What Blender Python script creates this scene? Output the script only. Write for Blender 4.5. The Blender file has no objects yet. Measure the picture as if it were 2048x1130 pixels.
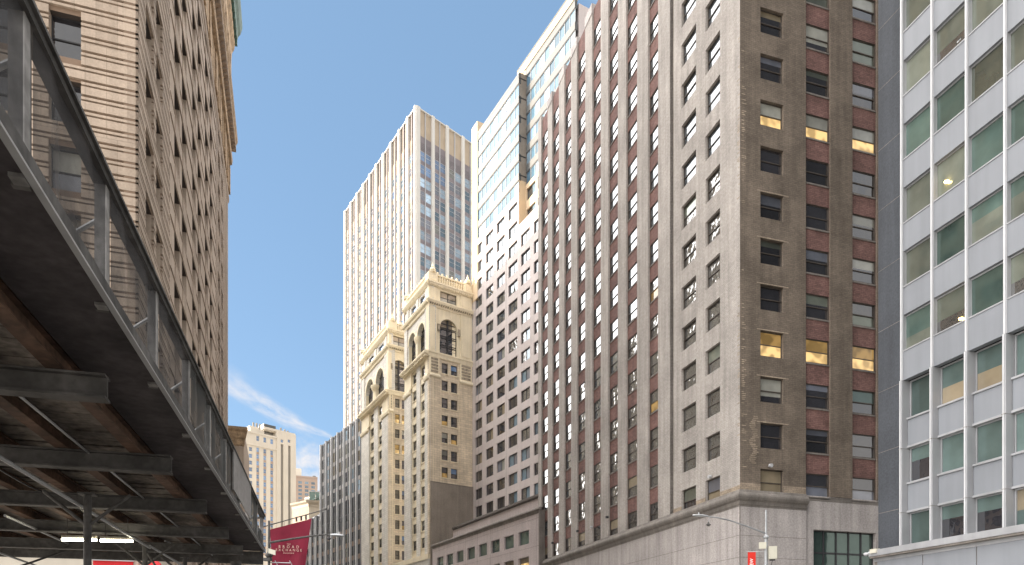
import bpy, math, random
from mathutils import Vector, Matrix
random.seed(7)
S = bpy.context.scene
COL = S.collection

# ------------------------------------------------------------------ survey
# The camera stands at the origin, 1.7 m up, looking along +Y with a level
# shift lens.  on()/onz() read a bearing / height off a facade plane.
FP, CX, HY, ZC = 1400.0, 1024.0, 1297.0, 1.7

class Fac:
    """A vertical plane: s metres along d, z up, o metres outward (n = left of d)."""
    def __init__(self, P, d):
        self.P = Vector((P[0], P[1])); self.d = Vector(d).normalized()
        self.n = Vector((-self.d.y, self.d.x))
    def p(self, s, z, o=0.0):
        q = self.P + self.d*s + self.n*o
        return Vector((q.x, q.y, z))
    def mat(self, s, z, o=0.0):
        q = self.p(s, z, o)
        return Matrix(((self.d.x, self.n.x, 0, q.x), (self.d.y, self.n.y, 0, q.y), (0, 0, 1, q.z), (0, 0, 0, 1)))
    def shift(self, s, o):
        q = self.P + self.d*s + self.n*o
        return Fac(q, self.d)

def on(F, u, o=0.0):
    P = F.P + F.n*o
    r = (u-CX)/FP
    return (r*P.y-P.x)/(F.d.x-r*F.d.y)
def onz(F, u, v, o=0.0):
    t = on(F, u, o)
    return ZC+(HY-v)/FP*(F.P.y+F.n.y*o+F.d.y*t)
def at(u, v, Y):
    return Vector(((u-CX)/FP*Y, Y, ZC+(HY-v)/FP*Y))

# ------------------------------------------------------------------ materials
def _new(name):
    m = bpy.data.materials.new(name); m.use_nodes = True
    nt = m.node_tree
    return m, nt, nt.nodes['Principled BSDF'], nt.nodes.new, nt.links.new

def rgb(c): return (c[0], c[1], c[2], 1)

def mat(name, col, rough=0.85, var=0.18, scale=0.35, streak=0.0, grain=0.0, brick=None, bump=0.0, metallic=0.0, alt=None, spec=0.3):
    """Weathered solid: large soft blotches, optional vertical rain streaks, fine grain and brick/stone courses."""
    m, nt, b, N, L = _new(name)
    geo = N('ShaderNodeNewGeometry')
    n1 = N('ShaderNodeTexNoise'); n1.inputs['Scale'].default_value = scale; n1.inputs['Detail'].default_value = 5
    L(geo.outputs['Position'], n1.inputs['Vector'])
    mx = N('ShaderNodeMix'); mx.data_type = 'RGBA'
    c2 = alt if alt else tuple(min(1, c*(1+var)) for c in col)
    c1 = tuple(c*(1-var) for c in col)
    mx.inputs[6].default_value = rgb(c1); mx.inputs[7].default_value = rgb(c2)
    rmp = N('ShaderNodeMapRange'); rmp.inputs[1].default_value = .3; rmp.inputs[2].default_value = .7
    L(n1.outputs['Fac'], rmp.inputs[0]); L(rmp.outputs[0], mx.inputs[0])
    out = mx.outputs[2]
    def mul(prev, fac_socket, lo, hi):
        mr = N('ShaderNodeMapRange'); mr.inputs[1].default_value = .3; mr.inputs[2].default_value = .75
        mr.inputs[3].default_value = lo; mr.inputs[4].default_value = hi
        L(fac_socket, mr.inputs[0])
        v = N('ShaderNodeVectorMath'); v.operation = 'SCALE'
        L(prev, v.inputs[0]); L(mr.outputs[0], v.inputs['Scale'])
        return v.outputs[0]
    if streak:
        mp = N('ShaderNodeMapping'); mp.inputs['Scale'].default_value = (2.2, 2.2, .12)
        L(geo.outputs['Position'], mp.inputs['Vector'])
        n2 = N('ShaderNodeTexNoise'); n2.inputs['Scale'].default_value = 1.0; n2.inputs['Detail'].default_value = 4
        L(mp.outputs[0], n2.inputs['Vector'])
        out = mul(out, n2.outputs['Fac'], 1-streak, 1+streak*.4)
    if grain:
        n3 = N('ShaderNodeTexNoise'); n3.inputs['Scale'].default_value = 9.0; n3.inputs['Detail'].default_value = 3
        L(geo.outputs['Position'], n3.inputs['Vector'])
        out = mul(out, n3.outputs['Fac'], 1-grain, 1+grain)
    oi = N('ShaderNodeObjectInfo'); orr = N('ShaderNodeMapRange'); orr.inputs[3].default_value = .95; orr.inputs[4].default_value = 1.05
    L(oi.outputs['Random'], orr.inputs[0]); ov = N('ShaderNodeVectorMath'); ov.operation = 'SCALE'
    L(out, ov.inputs[0]); L(orr.outputs[0], ov.inputs['Scale']); out = ov.outputs[0]
    hgt = None
    if brick:
        w, h, ms, amt = brick
        uv = N('ShaderNodeUVMap')
        bt = N('ShaderNodeTexBrick'); bt.inputs['Scale'].default_value = 1.0
        bt.inputs['Brick Width'].default_value = w; bt.inputs['Row Height'].default_value = h
        bt.inputs['Mortar Size'].default_value = ms; bt.inputs['Mortar Smooth'].default_value = .2
        bt.inputs['Color1'].default_value = (1, 1, 1, 1); g = 1-amt*.8
        bt.inputs['Color2'].default_value = (g, g, g, 1); k = 1-amt
        bt.inputs['Mortar'].default_value = (k*.7, k*.7, k*.7, 1)
        L(uv.outputs[0], bt.inputs['Vector'])
        v = N('ShaderNodeVectorMath'); v.operation = 'MULTIPLY'
        L(out, v.inputs[0]); L(bt.outputs['Color'], v.inputs[1]); out = v.outputs[0]
        hgt = bt.outputs['Fac']
    L(out, b.inputs['Base Color'])
    b.inputs['Roughness'].default_value = rough; b.inputs['Metallic'].default_value = metallic
    b.inputs['Specular IOR Level'].default_value = spec
    if bump:
        bp = N('ShaderNodeBump'); bp.inputs['Strength'].default_value = bump; bp.inputs['Distance'].default_value = .03
        n4 = N('ShaderNodeTexNoise'); n4.inputs['Scale'].default_value = 14; n4.inputs['Detail'].default_value = 3
        L(geo.outputs['Position'], n4.inputs['Vector'])
        L(n4.outputs['Fac'], bp.inputs['Height']); L(bp.outputs[0], b.inputs['Normal'])
    return m

def glass(name, col=(.03, .035, .04), ior=2.2, rough=.02, wave=.25, wscale=1.2, emit=None, estr=0.0, tint=None):
    """Window glass over a dark room: sharp Fresnel reflection, slightly wavy panes."""
    m, nt, b, N, L = _new(name)
    geo = N('ShaderNodeNewGeometry')
    n1 = N('ShaderNodeTexNoise'); n1.inputs['Scale'].default_value = .9; n1.inputs['Detail'].default_value = 3
    L(geo.outputs['Position'], n1.inputs['Vector'])
    mx = N('ShaderNodeMix'); mx.data_type = 'RGBA'
    mx.inputs[6].default_value = rgb(tuple(c*.6 for c in col)); mx.inputs[7].default_value = rgb(tuple(c*1.4 for c in col))
    L(n1.outputs['Fac'], mx.inputs[0])
    oi = N('ShaderNodeObjectInfo'); orr = N('ShaderNodeMapRange'); orr.inputs[3].default_value = .55; orr.inputs[4].default_value = 1.5
    L(oi.outputs['Random'], orr.inputs[0]); ov = N('ShaderNodeVectorMath'); ov.operation = 'SCALE'
    L(mx.outputs[2], ov.inputs[0]); L(orr.outputs[0], ov.inputs['Scale']); L(ov.outputs[0], b.inputs['Base Color'])
    b.inputs['Roughness'].default_value = rough; b.inputs['IOR'].default_value = ior
    b.inputs['Specular IOR Level'].default_value = .5
    if tint: b.inputs['Specular Tint'].default_value = rgb(tint)
    if wave:
        n2 = N('ShaderNodeTexNoise'); n2.inputs['Scale'].default_value = wscale; n2.inputs['Detail'].default_value = 1.5
        L(geo.outputs['Position'], n2.inputs['Vector'])
        bp = N('ShaderNodeBump'); bp.inputs['Strength'].default_value = wave; bp.inputs['Distance'].default_value = .05
        L(n2.outputs['Fac'], bp.inputs['Height']); L(bp.outputs[0], b.inputs['Normal'])
    if emit:
        e = N('ShaderNodeMix'); e.data_type = 'RGBA'
        e.inputs[6].default_value = rgb(tuple(c*.45 for c in emit)); e.inputs[7].default_value = rgb(emit)
        n5 = N('ShaderNodeTexNoise'); n5.inputs['Scale'].default_value = 1.1; n5.inputs['Detail'].default_value = 1
        L(geo.outputs['Position'], n5.inputs['Vector'])
        mr = N('ShaderNodeMapRange'); mr.inputs[1].default_value = .42; mr.inputs[2].default_value = .58
        L(n5.outputs['Fac'], mr.inputs[0]); L(mr.outputs[0], e.inputs[0])
        L(e.outputs[2], b.inputs['Emission Color']); b.inputs['Emission Strength'].default_value = estr
    return m

def netting(name, col, dens):
    m, nt, b, N, L = _new(name)
    b.inputs['Base Color'].default_value = rgb(col); b.inputs['Roughness'].default_value = .9
    tr = N('ShaderNodeBsdfTransparent'); mx = N('ShaderNodeMixShader')
    geo = N('ShaderNodeNewGeometry'); n1 = N('ShaderNodeTexNoise'); n1.inputs['Scale'].default_value = 1.6; n1.inputs['Detail'].default_value = 4
    L(geo.outputs['Position'], n1.inputs['Vector'])
    mr = N('ShaderNodeMapRange'); mr.inputs[1].default_value = .3; mr.inputs[2].default_value = .7
    mr.inputs[3].default_value = dens-.15; mr.inputs[4].default_value = dens+.15
    L(n1.outputs['Fac'], mr.inputs[0]); L(mr.outputs[0], mx.inputs[0])
    L(tr.outputs[0], mx.inputs[1]); L(b.outputs[0], mx.inputs[2])
    L(mx.outputs[0], nt.nodes['Material Output'].inputs['Surface'])
    return m

def glow(name, col, s):
    m, nt, b, N, L = _new(name)
    b.inputs['Base Color'].default_value = rgb(col)
    b.inputs['Emission Color'].default_value = rgb(col); b.inputs['Emission Strength'].default_value = s
    return m

M = {}
M['terra'] = mat('terracotta_brick', (.45, .36, .285), .85, .10, .25, .14, .12, brick=(1.05, 5.0, .012, .25))
M['terraplain'] = mat('terracotta_plain', (.45, .365, .295), .85, .09, .25, .12, .08)
M['groove'] = mat('brown_groove', (.20, .14, .10), .9, .15, .5)  # darker brown for the wall recessed between courses
M['soffit'] = mat('shade_dark_soffit', (.055, .045, .04), .9, .2, .5)  # window heads darkened in colour, standing in for the shade under them
M['brickside'] = mat('sooty_shaded_brick', (.195, .158, .125), .9, .22, .45, .20, .16, brick=(.42, .15, .010, .22), bump=.35)  # soot brown, base lowered further to carry the side street's shade
M['terraornate'] = mat('ornate_terracotta', (.42, .30, .19), .85, .30, 1.6, .1, .35, bump=.6)
M['copper'] = mat('green_copper', (.10, .17, .14), .6, .35, .8, .3)
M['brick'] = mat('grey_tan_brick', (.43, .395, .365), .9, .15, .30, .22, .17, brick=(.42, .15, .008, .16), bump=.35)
M['brickcorner'] = mat('sooty_tan_brick', (.215, .18, .148), .9, .24, .5, .28, .18, brick=(.42, .15, .010, .25), bump=.35)
M['redbrick'] = mat('red_brick', (.215, .120, .105), .9, .22, .6, .12, .22, brick=(.42, .15, .012, .35), bump=.3)
M['slot'] = mat('brown_slot', (.13, .09, .065), .9, .15, .5)
M['limestone'] = mat('grey_granite', (.43, .395, .38), .8, .14, .25, .24, .20)
M['mould'] = mat('grey_stone_moulding', (.20, .18, .162), .8, .2, .5, .25, .15)
M['newbrick'] = mat('pale_patch_brick', (.36, .29, .22), .9, .2, 1.2, 0, .2, brick=(.42, .15, .01, .3))
M['pink'] = mat('pinkish_precast', (.53, .475, .46), .85, .06, .2, .10, .10)
M['pinkbase'] = mat('pink_granite', (.46, .40, .39), .75, .08, .3, .10, .22)
M['taupe'] = mat('taupe_stucco', (.27, .235, .20), .95, .12, .35, .12, .18)
M['ivory'] = mat('ivory_terracotta', (.80, .71, .53), .8, .08, .3, .10, .08)
M['ivorybrick'] = mat('ivory_brick', (.74, .63, .48), .85, .17, .22, .14, .10, brick=(1.2, .45, .02, .22))
M['ivoryside'] = mat('pale_stone_courses', (.72, .69, .63), .85, .10, .3, .12, .10, brick=(1.4, .45, .02, .18))
M['ivorydark'] = mat('carved_relief', (.36, .31, .24), .9, .45, 2.2, .1, .4, bump=.8)
M['whitemarble'] = mat('white_marble', (.60, .58, .54), .55, .05, .2, .06)
M['tanpanel'] = mat('tan_spandrel', (.25, .19, .135), .6, .12, .3)
M['mauve'] = mat('mauve_spandrel', (.215, .19, .20), .55, .10, .3)
M['louver'] = mat('brown_louvre', (.085, .07, .055), .7, .2, .4)
M['tanlouver'] = mat('tan_louvre', (.44, .36, .27), .7, .08, .4)
M['greymetal'] = mat('grey_metal_panel', (.08, .084, .084), .5, .12, .2, .08)
M['creamwall'] = mat('cream_wall', (.56, .44, .30), .85, .07, .25, .06)
M['palegrey'] = mat('pale_grey_spandrel', (.56, .54, .54), .55, .12, .3, .08)
M['timber'] = mat('weathered_lit_timber', (.21, .205, .20), .9, .35, 3.0, .35, .3)  # weathered wood, made pale to paint the lit face of the posts
M['whitepanel'] = mat('white_panel', (.205, .217, .238), .45, .05, .4, .08)
M['alu'] = mat('aluminium', (.33, .335, .35), .45, .1, .6, .12, metallic=.2)
M['darkmetal'] = mat('dark_frame', (.035, .035, .038), .5, .2, 1.)
M['bronze'] = mat('bronze_frame', (.075, .062, .052), .5, .2, 1.)
M['greyframe'] = mat('grey_frame', (.16, .16, .165), .5, .1, 1.)
M['whiteframe'] = mat('white_frame', (.47, .475, .49), .5, .06, 1.)
M['greystucco'] = mat('blue_grey_stucco', (.053, .058, .067), .9, .12, .3, .18, .16, bump=.3)
M['cream'] = mat('cream_stone', (.58, .53, .45), .85, .05, .1, .06)
M['brownbrick'] = mat('brown_brick', (.34, .26, .21), .9, .08, .2)
M['greyfar'] = mat('grey_strip', (.25, .235, .21), .8, .1, .2)
M['concrete'] = mat('concrete', (.30, .29, .27), .9, .1, .5, .05, .1)
M['asphalt'] = mat('asphalt_mix', (.05, .05, .052), .9, .2, .6, 0, .2)
M['paint'] = mat('road_paint', (.75, .74, .70), .8, .1, 2)
M['yellow'] = mat('yellow_paint', (.62, .45, .08), .8, .1, 2)
M['roof'] = mat('roof_membrane', (.22, .21, .20), .9, .15, .4)
M['wood'] = mat('weathered_timber', (.075, .072, .07), .9, .45, 2.5, .3, .3)
M['deck'] = mat('deck_planks', (.19, .168, .148), .95, .5, 1.2, 0, .45)
M['rust'] = mat('rusty_steel', (.085, .050, .034), .9, .5, 2.0, 0, .4)
M['steel'] = mat('painted_steel', (.075, .072, .07), .7, .4, 1.5, .2, .3)
M['galv'] = mat('galvanised', (.33, .34, .35), .45, .15, 2, .1, metallic=.5)
M['ply'] = mat('grey_plywood', (.23, .22, .215), .9, .12, .8, .1, .15)
M['darkboard'] = mat('dark_cover_board', (.045, .039, .042), .95, .4, 1.0, 0, .3)
M['net'] = netting('debris_netting', (.012, .012, .014), .73)
M['netdense'] = netting('dense_netting', (.016, .018, .018), .86)
M['flag'] = mat('burgundy_cloth', (.125, .006, .020), .9, .15, 2.0)
M['ink'] = mat('cream_lettering', (.42, .29, .24), .8, .05, 2)
M['redsign'] = mat('red_sign', (.55, .02, .025), .7, .08, 2)
M['banner'] = mat('red_banner', (.55, .025, .015), .7, .06, 2)
M['whiteink'] = mat('white_lettering', (.8, .8, .8), .7, .03, 2)
M['boxcream'] = mat('cream_enamel', (.50, .48, .40), .5, .06, 2)
M['tube'] = glow('fluorescent_tube', (1, .93, .70), 14)
M['bulb'] = glow('warm_lamp', (1, .70, .25), 8)
M['greenglass'] = glass('green_roof_glass', (.10, .17, .15), 1.8, .05, .1)
G = {}
G['dark'] = glass('window_dark', (.022, .022, .026))
G['wavy'] = glass('window_wavy', (.05, .05, .048), 2.7, .012, 1.3, 1.5)
G['sky'] = glass('window_reflective', (.04, .05, .06), 2.6, .015, .12, .8, tint=(.93, .97, 1))
G['shade'] = glass('window_with_shade', (.26, .26, .23), 1.7, .1, .12)
G['tan'] = glass('window_tan_shade', (.23, .19, .13), 1.7, .1, .12)
G['green'] = glass('window_green_tint', (.06, .09, .08), 2.0, .03, .16, .6, tint=(.76, .95, .86))
G['teal'] = glass('window_teal_shade', (.075, .105, .10), 1.8, .06, .15, .6, tint=(.8, 1, .93))
G['ribbon'] = glass('window_ribbon', (.055, .10, .14), 1.25, .03, .1, .8, tint=(.75, .9, 1))
G['bluepale'] = glass('window_blue_pale', (.34, .46, .57), 1.9, .04, .12, .8)
G['olive'] = glass('window_olive', (.095, .105, .088), 2.1, .03, .16, .55, tint=(.88, .95, .84))
G['pale'] = glass('window_pale', (.12, .175, .22), 1.8, .05, .15, tint=(.8, .92, 1))
G['blue'] = glass('window_blue', (.11, .20, .36), 2.2, .03, .1)
G['grey'] = glass('window_grey', (.13, .14, .17), 2.2, .05, .2)
G['lit'] = glass('window_lit', (.10, .07, .03), 1.5, .03, .1, 1, (1., .66, .28), .36)
G['dim'] = glass('window_dim_lit', (.10, .07, .03), 1.5, .03, .1, 1, (.7, .42, .14), .16)
M.update({'g_'+k: v for k, v in G.items()})

# ------------------------------------------------------------------ mesh builder
class MB:
    def __init__(self):
        self.v = []; self.f = []; self.uv = []; self.m = []; self.mats = []
    def mi(self, m):
        if m not in self.mats: self.mats.append(m)
        return self.mats.index(m)
    def face(self, pts, m, uvs=None):
        b = len(self.v); self.v += [tuple(p) for p in pts]
        self.f.append(tuple(range(b, b+len(pts)))); self.m.append(self.mi(m))
        self.uv += (uvs if uvs else [(p[0]+p[1], p[2]) for p in pts])
    def fq(self, F, s0, s1, z0, z1, o, m):
        self.face([F.p(s0, z0, o), F.p(s0, z1, o), F.p(s1, z1, o), F.p(s1, z0, o)], m, [(s0, z0), (s0, z1), (s1, z1), (s1, z0)])
    def sq(self, F, s, z0, z1, o0, o1, m):
        self.face([F.p(s, z0, o0), F.p(s, z0, o1), F.p(s, z1, o1), F.p(s, z1, o0)], m, [(o0, z0), (o0+o1-o0, z0), (o1, z1), (o0, z1)])
    def zq(self, F, s0, s1, z, o0, o1, m):
        self.face([F.p(s0, z, o0), F.p(s1, z, o0), F.p(s1, z, o1), F.p(s0, z, o1)], m, [(s0, o0), (s1, o0), (s1, o1), (s0, o1)])
    def box(self, F, s0, s1, z0, z1, o0, o1, m, back=True):
        self.fq(F, s0, s1, z0, z1, o1, m); self.sq(F, s0, z0, z1, o0, o1, m); self.sq(F, s1, z0, z1, o0, o1, m)
        self.zq(F, s0, s1, z0, o0, o1, m); self.zq(F, s0, s1, z1, o0, o1, m)
        if back: self.fq(F, s0, s1, z0, z1, o0, m)
    def prof(self, F, s0, s1, pr, m, m0=0.0, m1=0.0):
        """moulding: profile [(o,z)...] swept along s; m0/m1 mitre the ends by o*m."""
        for (a, za), (b, zb) in zip(pr, pr[1:]):
            self.face([F.p(s0-a*m0, za, a), F.p(s1+a*m1, za, a), F.p(s1+b*m1, zb, b), F.p(s0-b*m0, zb, b)], m,
                      [(s0, za+a), (s1, za+a), (s1, zb+b), (s0, zb+b)])
        self.face([F.p(s0-a*m0, z, a) for a, z in pr], m); self.face([F.p(s1+a*m1, z, a) for a, z in pr], m)
    def wall(self, F, s0, s1, z0, z1, ops, o, depth, m, mr=None, cap=0.0, mh=None):
        """sheet with openings (a,b,c,d) and their reveals of the given depth"""
        mr = mr or m
        ss = sorted({s0, s1, *[x for q in ops for x in q[:2] if s0 < x < s1]})
        zz = sorted({z0, z1, *[x for q in ops for x in q[2:4] if z0 < x < z1]})
        for c, d in zip(zz, zz[1:]):
            run = None
            for a, b in zip(ss, ss[1:]):
                mid = ((a+b)/2, (c+d)/2)
                hole = any(q[0] < mid[0] < q[1] and q[2] < mid[1] < q[3] for q in ops)
                if hole:
                    if run is not None: self.fq(F, run, a, c, d, o, m); run = None
                elif run is None: run = a
            if run is not None: self.fq(F, run, ss[-1], c, d, o, m)
        for q in ops:
            a, b, c, d = q[:4]; dp = q[4] if len(q) > 4 else depth
            c2, d2 = max(c, z0), min(d, z1)
            if c2 >= d2 or b <= s0 or a >= s1: continue
            self.sq(F, a, c2, d2, o-dp, o, mr); self.sq(F, b, c2, d2, o-dp, o, mr)
            if d <= z1: self.zq(F, a, b, d, o-dp, o, mh or mr)
            if c >= z0: self.zq(F, a, b, c, o-dp, o, mr)
        if cap:
            self.sq(F, s0+.012, z0, z1, o-cap, o-.012, m); self.sq(F, s1-.012, z0, z1, o-cap, o-.012, m); self.zq(F, s0+.012, s1-.012, z1-.004, o-cap, o-.012, m)
    def archfill(self, F, a, b, zs, o, depth, m, n=14, ring=0.0, rm=None, ringo=.12):
        """fills a rectangular opening's head (spring zs up to zs+r) to a round arch"""
        r = (b-a)/2; c = (a+b)/2; top = zs+r
        pts = [(c-r*math.cos(math.pi*i/n), zs+r*math.sin(math.pi*i/n)) for i in range(n+1)]
        for (x0, y0), (x1, y1) in zip(pts, pts[1:]):
            self.face([F.p(x0, y0, o), F.p(x0, top, o), F.p(x1, top, o), F.p(x1, y1, o)], m, [(x0, y0), (x0, top), (x1, top), (x1, y1)])
            self.face([F.p(x0, y0, o), F.p(x1, y1, o), F.p(x1, y1, o-depth), F.p(x0, y0, o-depth)], m)
        if ring:
            rm = rm or m
            q = [(c-(r+ring)*math.cos(math.pi*i/n), zs+(r+ring)*math.sin(math.pi*i/n)) for i in range(n+1)]
            for i in range(n):
                self.face([F.p(*pts[i], o+ringo), F.p(*q[i], o+ringo), F.p(*q[i+1], o+ringo), F.p(*pts[i+1], o+ringo)], rm)
                self.face([F.p(*q[i], o+ringo), F.p(*q[i], o), F.p(*q[i+1], o), F.p(*q[i+1], o+ringo)], rm)
                self.face([F.p(*pts[i], o+ringo), F.p(*pts[i], o), F.p(*pts[i+1], o), F.p(*pts[i+1], o+ringo)], rm)
    def tube(self, pts, r, m, n=10, r2=None, cap=True):
        pts = [Vector(p) for p in pts]; rings = []
        for i, p in enumerate(pts):
            t = (pts[min(i+1, len(pts)-1)]-pts[max(i-1, 0)]).normalized()
            u = t.cross(Vector((0, 0, 1)))
            if u.length < 1e-4: u = Vector((1, 0, 0))
            u.normalize(); w = t.cross(u)
            rr = r if r2 is None else r+(r2-r)*i/max(1, len(pts)-1)
            rings.append([p+(u*math.cos(2*math.pi*k/n)+w*math.sin(2*math.pi*k/n))*rr for k in range(n)])
        for A, B in zip(rings, rings[1:]):
            for k in range(n):
                self.face([A[k], A[(k+1) % n], B[(k+1) % n], B[k]], m)
        if cap: self.face(rings[0], m); self.face(rings[-1], m)
    def lathe(self, c, pr, m, n=12):
        c = Vector(c)
        R = [[c+Vector((r*math.cos(2*math.pi*k/n), r*math.sin(2*math.pi*k/n), z)) for k in range(n)] for r, z in pr]
        for A, B in zip(R, R[1:]):
            for k in range(n): self.face([A[k], A[(k+1) % n], B[(k+1) % n], B[k]], m)
        self.face(R[0], m); self.face(R[-1], m)
    def prism(self, poly, z0, z1, m, mt=None):
        n = len(poly)
        for i in range(n):
            a, b = poly[i], poly[(i+1) % n]
            l = math.dist(a, b)
            self.face([(a[0], a[1], z0), (b[0], b[1], z0), (b[0], b[1], z1), (a[0], a[1], z1)], m, [(0, z0), (l, z0), (l, z1), (0, z1)])
        self.face([(p[0], p[1], z1) for p in poly], mt or m); self.face([(p[0], p[1], z0) for p in poly], m)
    def mesh(self, name):
        me = bpy.data.meshes.new(name); me.from_pydata(self.v, [], self.f)
        for m in self.mats: me.materials.append(M[m])
        me.polygons.foreach_set('material_index', self.m)
        ul = me.uv_layers.new(name='UVMap'); flat = [c for p in self.uv for c in p]
        ul.data.foreach_set('uv', flat); me.update()
        return me
    def build(self, name, root=None):
        o = bpy.data.objects.new(name, self.mesh(name)); COL.objects.link(o)
        if root is not None: attach(o, root)
        return o

def attach(o, root):
    o.parent = root; o.matrix_parent_inverse = root.matrix_world.inverted() if root.type != 'EMPTY' else Matrix.Translation(-root.location)
def tag(o, label, cat, group=None, kind=None):
    if label: o['label'] = label
    if cat: o['category'] = cat
    if group: o['group'] = group
    if kind: o['kind'] = kind
    return o
def thing(name, loc, label, cat, group=None):
    e = bpy.data.objects.new(name, None); COL.objects.link(e)
    e.location = loc; e.empty_display_size = 1
    return tag(e, label, cat, group)
def struct(name, mb):
    o = mb.build(name); o['kind'] = 'structure'; return o

# ------------------------------------------------------------------ windows
# local axes: x along the wall, y outward, z up, origin at the lower corner of the opening
def win_geom(kind, w, h, fr, var):
    """returns (frame_quads, pane_quads), each [(x0,x1,y0,y1,z0,z1,mat)] boxes or panes"""
    fb, pn = [], []; var = ('g_'+var[0], 'g_'+var[-1])
    t = .07
    if kind == 'dh':            # double-hung sash
        fb += [(0, t, -.12, 0, 0, h, fr), (w-t, w, -.12, 0, 0, h, fr), (t, w-t, -.12, 0, h-t, h, fr), (t, w-t, -.12, .05, 0, t, fr), (t, w-t, -.10, -.01, h*.47, h*.47+.07, fr)]
        up, lo = var
        pn += [(t, w-t, -.05, h*.47+.07, h-t, up), (t, w-t, -.08, t, h*.47, lo)]
    elif kind in ('blind25', 'blind40', 'blind70'):      # double-hung with a blind drawn part of the way
        fb += [(0, t, -.12, 0, 0, h, fr), (w-t, w, -.12, 0, 0, h, fr), (t, w-t, -.12, 0, h-t, h, fr), (t, w-t, -.12, .05, 0, t, fr), (t, w-t, -.10, -.01, h*.47, h*.47+.07, fr)]
        k = h*(1-int(kind[5:])/100)
        if k > h*.5: pn += [(t, w-t, -.05, k, h-t, var[0]), (t, w-t, -.05, h*.47+.07, k, var[1]), (t, w-t, -.08, t, h*.47, var[1])]
        else: pn += [(t, w-t, -.05, h*.47+.07, h-t, var[0]), (t, w-t, -.08, k, h*.47, var[0]), (t, w-t, -.08, t, k, var[1])]
    elif kind == 'pair':        # two lights with a middle mullion
        c = w/2
        fb += [(0, .05, -.10, 0, 0, h, fr), (w-.05, w, -.10, 0, 0, h, fr), (.05, w-.05, -.10, 0, h-.06, h, fr), (.05, w-.05, -.10, .04, 0, .06, fr), (c-.035, c+.035, -.10, .0, .06, h-.06, fr)]
        pn += [(.05, c-.035, -.06, .06, h-.06, var[0]), (c+.035, w-.05, -.06, .06, h-.06, var[1])]
    elif kind == 'fixed':
        fb += [(0, t, -.10, 0, 0, h, fr), (w-t, w, -.10, 0, 0, h, fr), (t, w-t, -.10, 0, h-t, h, fr), (t, w-t, -.10, .05, 0, t, fr)]
        if var[0] == var[1]: pn += [(t, w-t, -.06, t, h-t, var[0])]
        else:
            k = h*random.choice((.35, .45, .6)); pn += [(t, w-t, -.06, k, h-t, var[0]), (t, w-t, -.06, t, k, var[1])]
    elif kind == 'far':         # small, far away: no sash detail
        fb += [(0, .08, -.08, 0, 0, h, fr), (w-.08, w, -.08, 0, 0, h, fr), (.08, w-.08, -.08, 0, h*.5, h*.5+.08, fr), (.08, w-.08, -.08, 0, h-.08, h, fr)]
        pn += [(.08, w-.08, -.05, 0, h-.08, var[0])]
    return fb, pn

class LF:   # identity facade for building window meshes in local axes
    def p(self, s, z, o=0.0): return Vector((s, o, z))
LOCAL = LF()
_wcache = {}
def win_meshes(key):
    if key not in _wcache:
        fb, pn = win_geom(*key)
        a = MB()
        for (x0, x1, y0, y1, z0, z1, m) in fb: a.box(LOCAL, x0, x1, z0, z1, y0, y1, m, back=False)
        b = MB()
        for (x0, x1, y, z0, z1, m) in pn: b.fq(LOCAL, x0, x1, z0, z1, y, m)
        _wcache[key] = (a.mesh('window'), b.mesh('pane'), fb, pn)
    return _wcache[key]

def windows(root, lst, limit=100):
    """lst: (F, s, z, o, kind, w, h, frame, var). The nearest `limit` become parts, the rest one stuff part."""
    lst = sorted(lst, key=lambda q: q[0].p(q[1], 0).length)
    for q in lst[:limit]:
        F, s, z, o, kind, w, h, fr, var = q
        a, b, _, _ = win_meshes((kind, round(w, 2), round(h, 2), fr, var))
        w1 = bpy.data.objects.new('window', a); COL.objects.link(w1)
        mw = F.mat(s, z, o)
        w1.parent = root; w1.matrix_parent_inverse = Matrix.Translation(-root.location); w1.matrix_basis = mw
        p1 = bpy.data.objects.new('pane', b); COL.objects.link(p1); p1.parent = w1
        p1.rotation_euler = (random.gauss(0, .004), 0, random.gauss(0, .006))
    rest = lst[limit:]
    if rest:
        mb = MB()
        for F, s, z, o, kind, w, h, fr, var in rest:
            _, _, fb, pn = win_meshes((kind, round(w, 2), round(h, 2), fr, var))
            for (x0, x1, y0, y1, z0, z1, m) in fb: mb.box(F, s+x0, s+x1, z+z0, z+z1, o+y0, o+y1, m, back=False)
            for (x0, x1, y, z0, z1, m) in pn:
                e = [random.gauss(0, .004) for _ in range(3)]
                mb.face([F.p(s+x0, z+z0, o+y+e[0]), F.p(s+x0, z+z1, o+y+e[1]), F.p(s+x1, z+z1, o+y+e[2]), F.p(s+x1, z+z0, o+y+e[0]-e[1]+e[2])], m)
        w2 = mb.build('window', root); w2['kind'] = 'stuff'

def core(mb, F, s0, s1, z0, z1, depth, m, mt='roof', inset=.8):
    """the building's mass behind a facade"""
    P = [F.p(s0+.02, 0, -inset), F.p(s1-.02, 0, -inset), F.p(s1-.02, 0, -depth), F.p(s0+.02, 0, -depth)]
    mb.prism([(p.x, p.y) for p in P], z0, z1, m, mt)

def pick(*ws):
    names = [w[0] for w in ws]; return random.choices(names, [w[1] for w in ws])[0]
SKY, SUNE, EXPO, CLOUD = .10, 5.0, 1.70, 3.0
COVER, BACK, AIR, DUST, OZ = 24, .15, .9, .25, 1.6

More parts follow.
